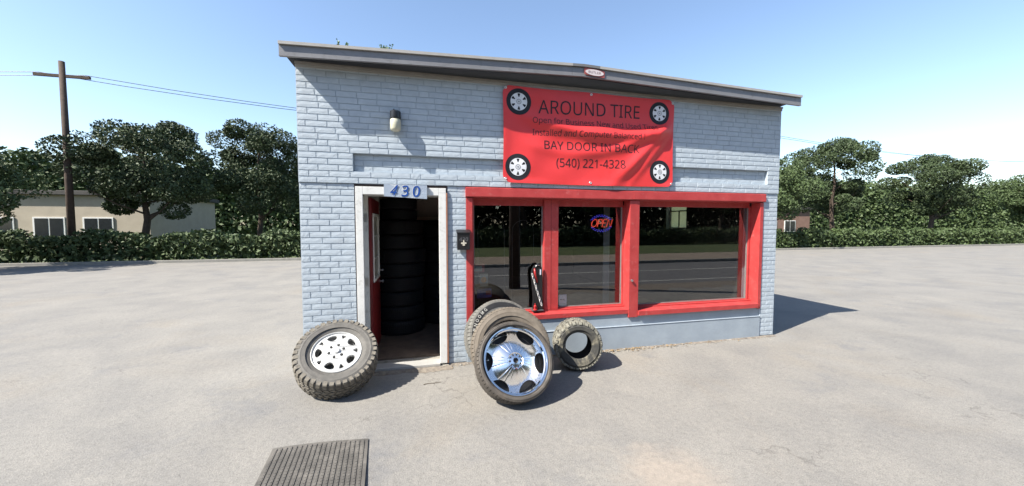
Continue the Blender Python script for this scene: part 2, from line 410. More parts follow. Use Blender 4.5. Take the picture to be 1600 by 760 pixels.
MB().box(xa_ + .018, xa_ + .022, SY0 + .041, SY1 - .041, SZ0 + .041, SZ1 - .041).obj('pane', M['yellowglass'], sw)
MB().box(BX0, BX1, 11.701, 12, 0, BTOP).obj('rear_wall', M['parge'], B)
# rendered plinth below the windows
p = MB(); p.box(W0, W1, .012, .3, .325, .49); p.box(W0, W1, -.012, .3, 0, .322, .006)
p.box(W0, W1, -.018, .012, .318, .327, .003)
PL = p.obj('rendered_plinth', M['parge'], B)
# bricks
CH, GAP = .0677, .0065
def brick_variant(sd):
    r = random.Random(sd); V = []; F = []; nx, nz = 4, 2
    for i in range(nx + 1):
        for j in range(nz + 1):
            e = (i in (0, nx)) or (j in (0, nz))
            x = i / nx - .5; z = j / nz - .5
            if e: x *= .985; z *= .93
            V.append((x + r.uniform(-.005, .005), (.0012 if e else 0) + r.uniform(-.0004, .0004), z + r.uniform(-.022, .022)))
    ring = [i * (nz + 1) for i in range(nx + 1)] + [nx * (nz + 1) + j for j in range(1, nz + 1)] + [i * (nz + 1) + nz for i in range(nx - 1, -1, -1)] + [j for j in range(nz - 1, 0, -1)]
    for i in range(nx):
        for j in range(nz):
            a = i * (nz + 1) + j; F.append((a, a + nz + 1, a + nz + 2, a + 1))
    o = len(V)
    for k in ring: V.append((V[k][0] * 1.01, .0065, V[k][2] * 1.03))
    n = len(ring)
    for k in range(n): F.append((ring[k], o + k, o + (k + 1) % n, ring[(k + 1) % n]))
    me = bpy.data.meshes.new('brick'); me.from_pydata(V, [], F); me.update()
    bm = bmesh.new(); bm.from_mesh(me); bmesh.ops.recalc_face_normals(bm, faces=bm.faces)
    # make sure the big faces look to -y
    s = sum(f.normal.y * f.calc_area() for f in bm.faces)
    if s > 0: bmesh.ops.reverse_faces(bm, faces=bm.faces)
    bm.to_mesh(me); bm.free(); me.materials.append(M['brick']); return me
VAR = [brick_variant(s) for s in range(8)]
bricks = []
rb = random.Random(11)
n0 = -37; k = 0
z = RZ1 + n0 * CH
while z + CH < BTOP + .02:
    zc = z + CH / 2
    if zc > .02:
        cuts = [(BX0, BX1)]
        def sub(cs, a, b):
            o = []
            for s, e in cs:
                if b <= s or a >= e: o.append((s, e)); continue
                if a > s: o.append((s, a))
                if b < e: o.append((b, e))
            return o
        if zc < DT: cuts = sub(cuts, D0, D1)
        if zc < WT: cuts = sub(cuts, W0, W1)
        if RZ0 < zc < RZ1: cuts = sub(cuts, RX0, RX1) + [(RX0 + .004, RX1 - .004)]
        for s, e in cuts:
            x = s - ((k % 2) * .106 + rb.uniform(0, .03)) if e - s > .3 else s - (.1 if k % 2 else 0)
            while x < e - .02:
                L_ = .212 + rb.uniform(-.012, .012)
                if rb.random() < .05 and e - s > 1: L_ *= .55
                a, b = max(x, s), min(x + L_, e)
                if e - b < .05: b = e; 
                if b - a > .03:
                    h = CH - GAP + rb.uniform(-.002, .002)
                    bricks.append((a + GAP / 2, b - GAP / 2, zc, h))
                x += L_
                if b == e: break
    z += CH; k += 1
fw = Vector((math.sin(R(13.8)) * math.cos(R(2.89)), math.cos(R(13.8)) * math.cos(R(2.89)), -math.sin(R(2.89))))
rt = Vector((math.cos(R(13.8)), -math.sin(R(13.8)), 0)); up_ = rt.cross(fw)
def project(p):
    v = Vector(p) - cam.location; d = v.dot(fw)
    return 800 + 575 * v.dot(rt) / d, 380 - 575 * v.dot(up_) / d, d
def shown(bk):
    a, b, zc, h = bk; xc = (a + b) / 2
    px, py, d = project((xc, 0, zc))
    if px < 515 or px > 1085: return 0
    if .96 < xc < 3.4 and 2.22 < zc < 3.44: return 0
    if zc < .78 and (xc < -.62 or (xc > .3 and xc < .6 and zc < .5)): return 0
    return (b - a) * h / d / d
order = sorted(range(len(bricks)), key=lambda i: -shown(bricks[i]))
single = set(i for i in order[:300] if shown(bricks[i]) > 0)
rest = MB()
for i, (a, b, zc, h) in enumerate(bricks):
    me = VAR[rb.randrange(8)]; y = back_y((a + b) / 2, zc) + rb.uniform(-.0012, .0009)
    fl = rb.choice((1, -1)); tl = rb.uniform(-.002, .002)
    if i in single:
        o = bpy.data.objects.new('brick', me); COL.objects.link(o); o.parent = WALL
        o.location = ((a + b) / 2, y, zc); o.scale = (b - a, 1, h); o.rotation_euler = (0, tl, rb.uniform(-.003, .003))
    else:
        rest.add([((a + b) / 2 + v.co.x * (b - a), y + v.co.y, zc + v.co.z * h) for v in me.vertices], [tuple(p.vertices) for p in me.polygons])
rest.obj('brickwork', M['brick'], WALL, kind='stuff')

# roof: gable fascia with ridge at x = 1.95
RXL, RXR, RID = -1.38, 5.35, 1.95
def fz(x): return 3.430 + .0315 * (x - RXL) if x < RID else 3.430 + .0315 * (RID - RXL) - .028 * (x - RID)
def slab(name, x0, x1, y0, y1, za, zb, m, parent, n=1, b=0.):
    """piece following the roof slope: bottom fz+za, top fz+zb"""
    V = []
    for x in (x0, x1):
        for y in (y0, y1):
            for zz in (za, zb): V.append((x, y, fz(x) + zz))
    return MB().add(V, [(0, 1, 3, 2), (4, 6, 7, 5), (0, 4, 5, 1), (2, 3, 7, 6), (0, 2, 6, 4), (1, 5, 7, 3)]).obj(name, m, parent)
OV = -.238
seams = [RXL, -.22, 1.80, 2.16, 3.2, RXR]
ss = sorted(seams + [RID])
for a, b in zip(ss[:-1], ss[1:]):
    g = .0015 if a in (-.22, 1.80, 2.16, 3.2) else 0
    slab('fascia', a + g, b, OV, OV + .02, 0, .102, M['fascia'], B)
    slab('coping', a + g, b, OV - .022, OV + .12, .106, .136, M['copingdark'] if 1.79 < a < 2.1 else M['coping'], B)
    slab('fascia_lip', a, b, OV - .006, OV + .03, -.006, -.001, M['fascia'], B)
for a, b in ((RXL, RID), (RID, RXR)):
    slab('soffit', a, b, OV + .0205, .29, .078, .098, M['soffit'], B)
    slab('roof', a, b, OV + .121, 12.2, .107, .127, M['roofsheet'], B)
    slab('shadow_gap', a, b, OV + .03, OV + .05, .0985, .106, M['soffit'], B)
# infill panel over the brick, following the gable, on a brown angle
V = []; xs = [BX0, RID, BX1]
gp = MB(); V = []
for x in xs: V += [(x, YU + .02, BTOP + .012), (x, YU + .02, fz(x) + .0775), (x, .2, BTOP + .012), (x, .2, fz(x) + .0775)]
F = []
for i in range(2):
    a = i * 4; F += [(a, a + 4, a + 5, a + 1), (a + 2, a + 3, a + 7, a + 6), (a + 1, a + 5, a + 7, a + 3), (a, a + 2, a + 6, a + 4)]
gp.add(V, F).obj('infill_panel', M['infill'], B)
MB().box(BX0, BX1, YU - .022, .25, BTOP - .014, BTOP + .011, .003).obj('trim_angle', M['trimbrown'], B)
MB().box(BX0, BX1, YU - .010, YU, BTOP - .045, BTOP - .015, .002).obj('trim_angle', M['coping'], B)
# interior lining
MB().box(BX0 + .31, BX1 - .31, .31, 7, -.01, .03).obj('shop_floor', M['floor'], B)
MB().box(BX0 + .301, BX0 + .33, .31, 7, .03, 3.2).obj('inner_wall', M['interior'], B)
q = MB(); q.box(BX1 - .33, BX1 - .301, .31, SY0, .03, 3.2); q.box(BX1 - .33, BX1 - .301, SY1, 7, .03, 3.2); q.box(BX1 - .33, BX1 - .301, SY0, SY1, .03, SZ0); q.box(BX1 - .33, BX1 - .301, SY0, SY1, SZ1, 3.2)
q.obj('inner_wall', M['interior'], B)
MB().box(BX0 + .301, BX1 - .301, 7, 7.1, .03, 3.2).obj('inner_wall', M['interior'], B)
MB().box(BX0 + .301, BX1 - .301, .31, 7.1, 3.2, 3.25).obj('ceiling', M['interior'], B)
MB().box(-.93, .9, 2.6, 2.66, 1.80, 1.862).obj('pale_rail', M['intpale'], B)
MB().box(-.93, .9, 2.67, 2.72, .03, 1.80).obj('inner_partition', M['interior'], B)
MB().box(-.93, .9, 2.67, 2.72, 1.863, 2.9).obj('inner_partition', mat('partition_brown', (.62, .50, .44), .9), B)

# door frame (thin clearances against the brick)
DF = MB().box(D0 + .012, -.645, -.025, .02, .03, 2.150, .004).obj('door_frame', M['whitepaint'], B)
MB().box(.203, .288, -.025, .02, .03, 2.090, .004).obj('casing', M['whitepaint'], DF)
MB().box(-.6445, .203, -.0245, .02, 2.062, 2.150, .004).obj('casing', M['whitepaint'], DF)
MB().box(.2035, .288, -.0248, .02, 2.0905, 2.150, .004).obj('casing', M['whitepaint'], DF)
MB().box(D0 + .012, -.700, .021, .300, .03, 2.12).obj('jamb', M['whitepaint'], DF)
MB().box(.215, .29, .021, .300, .03, 2.12).obj('jamb', M['whitepaint'], DF)
MB().box(-.6545, .2145, .021, .300, 2.062, 2.12).obj('jamb', M['whitepaint'], DF)
MB().box(-.6995, -.630, .262, .300, .05, 2.0615, .002).obj('door_stop', M['whitepaint'], DF)
MB().box(  .2895, .304, -.024, .02, .03, 2.095, .002).obj('bare_wood_strip', M['rawwood'], DF)
MB().box(D0 + .002, D0 + .0115, -.004, .2, .03, 2.168).obj('joint', M['darkgap'], DF)
MB().box(D0 + .002, D1 - .002, -.003, .2, 2.1505, 2.1785).obj('joint', M['darkgap'], DF)
for zz in (1.80, 1.02, .35):
    MB().box(-.690, -.635, .2575, .2615, zz - .05, zz + .05, .001).obj('hinge', M['steel'], DF)
th = MB().box(-.643, .2025, -.055, .12, .012, .042, .004).obj('threshold', mat('threshold_metal', (.66, .65, .62), .4, .05, 12, .05, 60, metal=.3), B)
MB().box(-.735, .304, -.058, .30, -.02, .0118).obj('door_step', M['concrete'], B)
# door leaf, swung inwards to 90 degrees
dr = MB(); X0, X1 = -.628, -.598; Y0, Y1 = .31, 1.17; Zb, Zt = .045, 2.045; LZ0, LZ1, LY0, LY1 = .98, 1.86, .43, 1.05
dr.box(X0, X1, Y0, Y1, Zb, LZ0 - .001); dr.box(X0, X1, Y0, Y1, LZ1 + .001, Zt); dr.box(X0, X1, Y0, LY0 - .001, LZ0, LZ1); dr.box(X0, X1, LY1 + .001, Y1, LZ0, LZ1)
DR = dr.obj('door', M['doorred'], B)
fr = MB()
for a in ((X0 - .008, X1 + .012, LY0, LY0 + .035, LZ0, LZ1), (X0 - .008, X1 + .012, LY1 - .035, LY1, LZ0, LZ1), (X0 - .008, X1 + .0118, LY0 + .035, LY1 - .035, LZ0, LZ0 + .035), (X0 - .008, X1 + .0118, LY0 + .035, LY1 - .035, LZ1 - .035, LZ1)): fr.box(*a, .003)
fr.obj('lite_frame', M['whitepaint'], DR)
for i in (1, 2):
    zz = LZ0 + (LZ1 - LZ0) * i / 3; MB().box(X0 + .005, X1 + .003, LY0 + .036, LY1 - .036, zz - .009, zz + .009).obj('muntin', M['whitepaint'], DR)
MB().box(X0 + .016, X0 + .022, LY0 + .01, LY1 - .01, LZ0 + .01, LZ1 - .01).obj('pane', mat('painted_reflection_pane', (.50, .49, .44), .3), DR)  # pale opaque colour stands in for bright outdoors reflected in the door glass
for zz, rr in ((.90, .026), (1.06, .018)):
    kb = MB().lathe([(.001, 0), (.02, 0), (.02, .008), (.010, .012), (.010, .03), (rr, .036), (rr, .052), (.001, .062)], 20, closed=False, mat3=Matrix.Rotation(R(90), 3, 'Y'))
    kb.obj('door_knob', M['steel'], DR, smooth=40, matrix=T(X1, Y1 - .06, zz))
# white notice board / trim behind the door
tag(MB().box(-.82, -.610, 1.30, 1.33, 1.78, 2.35, .003).obj('wall_board', mat('board_white', (.62, .60, .54), .6)), 'off-white panel standing behind the open red door', 'panel')

# shopfront: red flashing, frames, posts, glass
def seg_header(x0, x1, m=M['red']):
    V = []; F = []; prof = [(.02, 2.176), (-.022, 2.172), (-.034, 2.166), (-.036, 2.062), (-.028, 2.052), (.0, 2.050), (.149, 2.046), (.149, 2.17)]
    for x in (x0, x1): V += [(x, y, z) for y, z in prof]
    n = len(prof); F = [tuple(range(n))[::-1], tuple(range(n, 2 * n))] + [(i, (i + 1) % n, n + (i + 1) % n, n + i) for i in range(n)]
    return MB().add(V, F).obj('header_flashing', m, B)
seg_header(.522, 2.80); seg_header(2.797, 5.01).location = (0, -.003, .002)
MB().box(.530, .606, -.012, .149, .44, 2.045, .004).obj('window_post', M['red'], B)
MB().box(.6065, .626, .03, .149, .56, 2.045, .003).obj('window_post', M['red'], B)
MB().box(2.755, 2.90, -.014, .149, .437, 2.045, .005).obj('window_post', M['red'], B)
MB().box(4.94, 5.0, -.012, .149, .44, 2.045, .004).obj('window_post', M['red'], B)
MB().box(1.570, 1.768, .105, .16, .585, 2.045, .004).obj('mullion', M['red'], B)
MB().box(1.662, 1.667, .1035, .1048, .585, 2.045).obj('mullion_joint', M['doorred'], B)
# a door-chime / lock knob on the post
kb = MB().lathe([(.001, 0), (.012, 0), (.012, .01), (.019, .014), (.015, .026), (.001, .03)], 16, closed=False, mat3=Matrix.Rotation(R(90), 3, 'X'))
kb.obj('post_knob', M['steel'], B, smooth=40, matrix=T(2.79, -.014, .952))
def sill(x0, x1, zf0, zf1, y0=-.008):
    prof = [(y0, zf0), (y0, zf1 - .004), (y0 + .004, zf1), (.104, zf1 + .012), (.104, zf1 + .03), (.3, zf1 + .03), (.3, zf0)]
    V = []
    for x in (x0, x1): V += [(x, y, z) for y, z in prof]
    n = len(prof); F = [tuple(range(n))[::-1], tuple(range(n, 2 * n))] + [(i, (i + 1) % n, n + (i + 1) % n, n + i) for i in range(n)]
    return MB().add(V, F).obj('window_sill', M['red'], B)
sill(.607, 2.7545, .492, .552); sill(2.9005, 4.9395, .460, .525, -.032)
def window(x0, x1, z0, z1):
    f = MB(); t = .022
    f.box(x0 - .03, x0 + t, .15, .19, z0, z1, .003); f.box(x1 - t, x1 + .03, .15, .19, z0, z1, .003)
    f.box(x0 + t, x1 - t, .1502, .1898, z0 - .02, z0 + t, .003); f.box(x0 + t, x1 - t, .1502, .1898, z1 - t, z1 + .085, .003)
    W = f.obj('window_frame', M['red'], B)
    b = MB(); g = t + .001
    for a in ((x0 + g, x0 + g + .014, z0 + g, z1 - g), (x1 - g - .014, x1 - g, z0 + g, z1 - g)): b.box(a[0], a[1], .168, .186, a[2], a[3])
    b.box(x0 + g + .0141, x1 - g - .0141, .1682, .1858, z0 + g, z0 + g + .010)
    b.obj('glazing_bead', mat('bead', (.30, .27, .26), .5), W)
    MB().box(x0 + g, x1 - g, .176, .180, z0 + g, z1 - g).obj('pane', M['glass'], W)
window(.615, 1.590, .572, 1.985); window(1.752, 2.765, .572, 1.985); window(2.93, 4.93, .545, 1.995)

# ------------------------------------------------------------------ things on the wall
# lamp
lp = thing('wall_lamp', 'jelly jar wall lamp with black cap and cream glass on the painted brick', 'lamp', (-.272, -.013, 2.88))
MB().box(-.05, .05, -.02, 0, .02, .12, .006).obj('back_plate', M['blackmetal'], lp)
MB().lathe([(.001, .122), (.050, .120), (.058, .112), (.060, .045), (.058, .032), (.001, .030)], 28, closed=False).obj('cap', M['blackmetal'], lp, smooth=35, matrix=T(0, -.062, 0))
MB().lathe([(.050, .031), (.057, .022), (.060, -.02), (.058, -.075), (.050, -.098), (.030, -.107), (.001, -.108)], 28, closed=False).obj('glass_jar', M['globe'], lp, smooth=True, matrix=T(0, -.062, 0))
MB().tube([(-.02, -.02, .122), (-.02, -.012, .15), (-.02, -.001, .16)], .006).obj('conduit', M['blackmetal'], lp)
# mailbox
mb = thing('mailbox', 'small black wall mailbox with the number 430 beside the red window frame', 'mailbox', (.488, -.014, 1.42))
MB().box(-.075, .075, -.078, .0, -.005, .205, .004).obj('box', M['black'], mb)
V = [(-.082, -.086, .205), (.082, -.086, .205), (.082, 0, .238), (-.082, 0, .238), (-.082, -.086, .193), (.082, -.086, .193), (.082, 0, .206), (-.082, 0, .206)]
MB().add(V, [(0, 1, 2, 3), (4, 7, 6, 5), (0, 4, 5, 1), (1, 5, 6, 2), (2, 6, 7, 3), (3, 7, 4, 0)]).obj('lid', M['black'], mb)
tv, tf = fit_text('430', -.052, .052, .10, .145)
MB().add([(x, -.0795, z) for x, z in tv], tf).obj('numerals', mat('dull_numeral', (.16, .16, .17), .5), mb)
em = MB()
lz = [(0, .118), (.008, .098), (.006, .085), (.026, .086), (.034, .076), (.026, .066), (.010, .070), (.012, .060), (.018, .052), (0, .044)]
pts = lz + [(-x, z) for x, z in lz[::-1][1:-1]]
em.add([(x, -.084, z) for x, z in pts] + [(x, -.079, z) for x, z in pts], [tuple(range(len(pts)))] + [(i, (i + 1) % len(pts), len(pts) + (i + 1) % len(pts), len(pts) + i) for i in range(len(pts))])
em.obj('emblem', mat('emblem_pale', (.75, .70, .58), .5), mb)
# number board
nb = thing('number_board', 'grey painted board with hand-painted blue 430 over the doorway', 'number sign', (-.17, -.03, 2.03))
V = [(-.242, -.022, .012), (.236, -.026, -.012), (.238, -.022, .146), (-.242, -.020, .150), (-.242, 0, .012), (.236, -.002, -.012), (.238, 0, .146), (-.242, 0, .150)]
MB().add(V, [(0, 1, 2, 3), (4, 7, 6, 5), (0, 4, 5, 1), (1, 5, 6, 2), (2, 6, 7, 3), (3, 7, 4, 0)]).obj('board', M['number'], nb)
for ch, a, b, z0, z1, sh in (('4', -.175, -.085, .022, .142, .45), ('3', -.052, .030, .012, .140, .12), ('0', .075, .158, .010, .138, .10)):
    tv, tf = fit_text(ch, a - .008, b - .004, z0 + .003, z1 + .004, shear=sh, offset=.02)
    MB().add([(x, -.0268, z) for x, z in tv], tf).obj('highlight', M['whitebrush'], nb)
    tv, tf = fit_text(ch, a, b, z0, z1, shear=sh, offset=.012)
    MB().add([(x, -.0278, z) for x, z in tv], tf).obj('numeral', M['blue'], nb)
# roof badge
bd = thing('roof_badge', 'small oval red and white BUTLER badge on the roof fascia', 'badge', (2.09, -.248, 3.583))
V, F = flat_curve([[(-.135, .052), (-.135, -.022), (-.1, -.034), (.1, -.05), (.135, -.05), (.135, .028), (.10, .036), (-.1, .054)]], .002)
MB().add([(v.x, v.z, v.y) for v in V], F).obj('plate', M['badgered'], bd)
V, F = flat_curve([circ(.122, 36, ry=.036, rot=-.06)], .0015)
MB().add([(v.x, v.z - .0045, v.y) for v in V], F).obj('oval', M['badgewhite'], bd)
tv, tf = fit_text('BUTLER', -.082, .082, -.013, .015)
MB().add([(x, -.0072, z - x * .06) for x, z in tv], tf).obj('lettering', M['badgetext'], bd)

# banner ------------------------------------------------------------
BNX0, BNX1, BNZ0, BNZ1 = .974, 3.392, 2.240, 3.418
def by(x, z):
    u = (x - BNX0) / (BNX1 - BNX0); v = (z - BNZ0) / (BNZ1 - BNZ0)
    y = -.040
    edge = min(1, 6 * min(u, 1 - u)) * min(1, 5 * min(v, 1 - v) + .15)
    # sagging swags hung from the top grommets (corner to corner catenaries)
    d1 = v - (.74 - .42 * math.sin(PI * min(1, max(0, (u - .05) / .95))) * .35 - .08 * u)
    y -= .050 * math.exp(-(d1 / .07) ** 2) * edge * min(1, 2.2 * u)
    d2 = v - (.48 - .20 * math.sin(PI * u) + .26 * u ** 2)
    y -= .036 * math.exp(-(d2 / .06) ** 2) * edge * u
    # diagonal fold sweeping from the lower middle up to the right edge
    c = (u - .60) * .75; d3 = v - (.02 + 1.6 * max(0, u - .60) ** 1.15 * 1.35)
    y -= .040 * math.exp(-(d3 / .09) ** 2) * min(1, max(0, (u - .55) / .2)) * min(1, (1 - u) * 10) * min(1, (1 - v) * 3)
    d4 = v - (-.25 + 1.9 * max(0, u - .60) * 1.2)
    y -= .022 * math.exp(-(d4 / .07) ** 2) * min(1, max(0, (u - .7) / .15)) * min(1, (1 - u) * 12)
    y -= .009 * math.sin(9 * u + 5 * v) * edge + .004 * math.sin(23 * u - 9 * v + 1) * edge
    y -= .012 * math.exp(-(u / .035) ** 2) + .012 * math.exp(-((v) / .04) ** 2) * (.5 + .5 * math.sin(14 * u))
    return y
def bedge(x, z):
    """rounded-in corners and slightly scalloped edges"""
    u = (x - BNX0) / (BNX1 - BNX0); v = (z - BNZ0) / (BNZ1 - BNZ0)
    dx = .012 * math.sin(PI * v) * (1 if u < .5 else -1) * (1 - min(1, 8 * min(u, 1 - u)))
    for cu, cv in ((0, 0), (1, 0), (0, 1), (1, 1)):
        q = math.hypot((u - cu) * 2.05, v - cv); k_ = math.exp(-(q / .04) ** 2)
        x += (1 if cu == 0 else -1) * .03 * k_; z += (1 if cv == 0 else -1) * .035 * k_
    z -= .012 * math.sin(PI * u) * (1 - min(1, 6 * v)) + .008 * math.sin(PI * 2 * u) ** 2 * max(0, 1 - 6 * (1 - v))
    return x + dx, z
BN = thing('vinyl_banner', 'large red vinyl AROUND TIRE banner with wheel pictures hung on the brick wall', 'banner', (2.18, 0, 2.24))
nx, nz = 150, 76; V = []; F = []
for i in range(nx + 1):
    for j in range(nz + 1):
        x = BNX0 + (BNX1 - BNX0) * i / nx; z = BNZ0 + (BNZ1 - BNZ0) * j / nz; y = by(x, z); x, z = bedge(x, z); V.append((x, y, z))
for i in range(nx):
    for j in range(nz):
        a = i * (nz + 1) + j; F.append((a, a + nz + 1, a + nz + 2, a + 1))
cloth = MB().add(V, F).obj('cloth', M['vinyl'], BN, smooth=True, matrix=rel(BN))
def print_on(name, V2, F2, m, parent, off=.0018, cut=.03, slope=0.):
    bm = bmesh.new(); vs = [bm.verts.new((x, 0, z)) for x, z in V2]
    for f in F2:
        try: bm.faces.new([vs[i] for i in f])
        except ValueError: pass
    xs = [v[0] for v in V2]; zs = [v[1] for v in V2]
    t = math.floor(min(xs) / cut) * cut
    while t < max(xs):
        bmesh.ops.bisect_plane(bm, geom=bm.verts[:] + bm.edges[:] + bm.faces[:], plane_co=(t, 0, 0), plane_no=(1, 0, 0)); t += cut
    t = math.floor(min(zs) / cut) * cut
    while t < max(zs):
        bmesh.ops.bisect_plane(bm, geom=bm.verts[:] + bm.edges[:] + bm.faces[:], plane_co=(0, 0, t), plane_no=(0, 0, 1)); t += cut
    for v in bm.verts: v.co.y = by(v.co.x, v.co.z) - off
    bmesh.ops.recalc_face_normals(bm, faces=bm.faces)
    me = bpy.data.meshes.new(name); bm.to_mesh(me); bm.free()
    return link(name, me, m, parent, matrix=rel(parent) if parent is BN else None)
def letters(V2, F2):
    """split a printed line into its characters (islands that overlap in x stay together)"""
    par = list(range(len(V2)))
    def root(i):
        while par[i] != i: par[i] = par[par[i]]; i = par[i]
        return i
    for f in F2:
        for q in f[1:]: par[root(q)] = root(f[0])
    g = {}
    for f in F2: g.setdefault(root(f[0]), []).append(f)
    isl = []
    for fs in g.values():
        ids = sorted({i for f in fs for i in f}); xs_ = [V2[i][0] for i in ids]; isl.append([min(xs_), max(xs_), fs])
    isl.sort(key=lambda a: a[0]); out = []
    for a in isl:
        if out and min(a[1], out[-1][1]) - a[0] > .6 * min(a[1] - a[0], out[-1][1] - out[-1][0]):
            out[-1][1] = max(out[-1][1], a[1]); out[-1][2] += a[2]
        else: out.append(a)
    res = []
    for x0_, x1_, fs in out:
        ids = sorted({i for f in fs for i in f}); mp = {i: k for k, i in enumerate(ids)}
        res.append(([V2[i] for i in ids], [tuple(mp[i] for i in f) for f in fs]))
    return res
def sl(tv, x0, s): return [(x, z + (x - x0) * s) for x, z in tv]
for s, a, b, z0, z1, sp, mm, of in (('AROUND TIRE', 1.435, 2.862, 3.105, 3.275, .020, 'ink', .003), ('Open for Business New and Used Tires', 1.362, 3.118, 2.962, 3.062, .004, 'ink', 0), ('Installed and Computer Balanced !', 1.362, 2.905, 2.812, 2.915, .010, 'ink', 0), ('BAY DOOR IN BACK', 1.515, 2.846, 2.672, 2.778, .000, 'ink', 0), ('(540) 221-4328', 1.680, 2.642, 2.430, 2.565, .008, 'ink', 0)):
    tv, tf = fit_text(s, a, b, z0, z1, offset=0); tv = sl(tv, a, sp)
    for v1, f1 in letters(tv, tf): print_on('letter', v1, f1, M[mm], BN)
for cx, cz, r in ((1.182, 3.230, .160), (3.157, 3.225, .152), (1.170, 2.433, .162), (3.178, 2.437, .158)):
    V, F = flat_curve([circ(r, 48, cx, cz)], 0); wp = print_on('wheel_picture', [(v.x, v.y) for v in V], F, M['ink'], BN, .0022)
    holes = []
    for i in range(6):
        t = PI / 2 + i * PI / 3; ca, sa = math.cos(t), math.sin(t); q = .115 / .16 * r
        P = [(q * .84, -.019), (q * .87, 0), (q * .84, .019), (q * .50, .006), (q * .50, -.006)]
        holes.append([(cx + x * ca - y * sa, cz + x * sa + y * ca) for x, y in P])
    V, F = flat_curve([circ(.115 / .16 * r * .93, 48, cx, cz)] + holes, 0)
    print_on('printed_rim', [(v.x, v.y) for v in V], F, M['picwhite'], wp, .0042)
    V, F = flat_curve([circ(.032, 24, cx, cz), circ(.024, 24, cx, cz)[::-1]], 0); print_on('printed_hub', [(v.x, v.y) for v in V], F, M['picgrey'], wp, .0056)
    V, F = flat_curve([circ(.012, 16, cx, cz)], 0); print_on('printed_hub', [(v.x, v.y) for v in V], F, M['picgrey'], wp, .0056)
for x, z in ((1.012, 3.385), (2.15, 3.395), (3.362, 3.375), (1.010, 2.285), (2.15, 2.262), (3.362, 2.280)):
    g = MB().lathe([(.006, 0), (.016, 0), (.017, .004), (.012, .006), (.006, .004)], 16, mat3=Matrix.Rotation(R(90), 3, 'X'))
    g.obj('grommet', M['grommet'], BN, matrix=rel(BN) @ T(x, by(x, z) - .001, z), smooth=True)

# ------------------------------------------------------------------ tyres
def pose(yaw, lean):
    yaw, lean = R(yaw), R(lean); h = Vector((math.sin(yaw), -math.cos(yaw), 0)); n = h * math.cos(lean) + Vector((0, 0, 1)) * math.sin(lean)
    u = Vector((0, 0, 1)).cross(n).normalized(); v = n.cross(u)
    return Matrix(((u.x, v.x, n.x), (u.y, v.y, n.y), (u.z, v.z, n.z))).to_4x4()
def casing_profile(Rt, Wt, rr, crown=.010, bead=.75):
    h = Rt - rr; w2 = Wt / 2
    o = [(rr, w2 * bead), (rr + .008, w2 * (bead + .06)), (rr + .03 * h / .1, w2 * .90), (rr + .28 * h, w2 * .985), (rr + .45 * h, w2), (rr + .52 * h, w2 * 1.0), (rr + .54 * h, w2 * 1.012),
         (rr + .57 * h, w2 * 1.010), (rr + .59 * h, w2 * .995), (rr + .72 * h, w2 * .965), (rr + .83 * h, w2 * .915), (Rt - .10 * h - .004, w2 * .86), (Rt - crown - .004, w2 * .78), (Rt - crown, w2 * .66), (Rt - crown + .002, w2 * .3)]
    o = o + [(r, -z) for r, z in o[::-1]]
    i = [(rr + .002, w2 * bead - .006), (rr + .3 * h, w2 * .88), (rr + .6 * h, w2 * .86), (Rt - .035, w2 * .70), (Rt - .03, 0)]
    return o, [(r, -z) for r, z in i] + [(r, z) for r, z in i[::-1][1:]]
def block(mb, a0, a1, z0, z1, r0, r1, sk=0., z0r=None, taper=.86):
    """tread block between angles a0,a1 and lateral z0,z1; top face a little smaller; sk skews angle with z"""
    am = (a0 + a1) / 2; zm = (z0 + z1) / 2; V = []
    for rr_, t in ((r0, 1), (r1, taper)):
        for a, z in ((a0, z0), (a1, z0), (a1, z1), (a0, z1)):
            aa = am + (a - am) * t + sk * (z - zm); zz = zm + (z - zm) * t
            V.append((rr_ * math.cos(aa), rr_ * math.sin(aa), zz))
    mb.add(V, [(0, 3, 2, 1), (4, 5, 6, 7), (0, 1, 5, 4), (1, 2, 6, 5), (2, 3, 7, 6), (3, 0, 4, 7)])
def lug(mb, a0, a1, prof, w_top=.9):
    """shoulder lug following a lateral profile of (r_base, r_top, z)"""
    V = []; F = []; am = (a0 + a1) / 2
    for k_, (rb_, rt_, z) in enumerate(prof):
        for rr_, t in ((rb_, 1), (rt_, w_top)):
            for a in (a0, a1):
                aa = am + (a - am) * t; V.append((rr_ * math.cos(aa), rr_ * math.sin(aa), z))
    n = len(prof)
    for k_ in range(n - 1):
        a, b = 4 * k_, 4 * k_ + 4
        F += [(a + 2, a + 3, b + 3, b + 2), (a, a + 2, b + 2, b), (a + 1, b + 1, b + 3, a + 3)]
    F += [(0, 1, 3, 2), (4 * n - 4, 4 * n - 2, 4 * n - 1, 4 * n - 3)]
    mb.add(V, F)
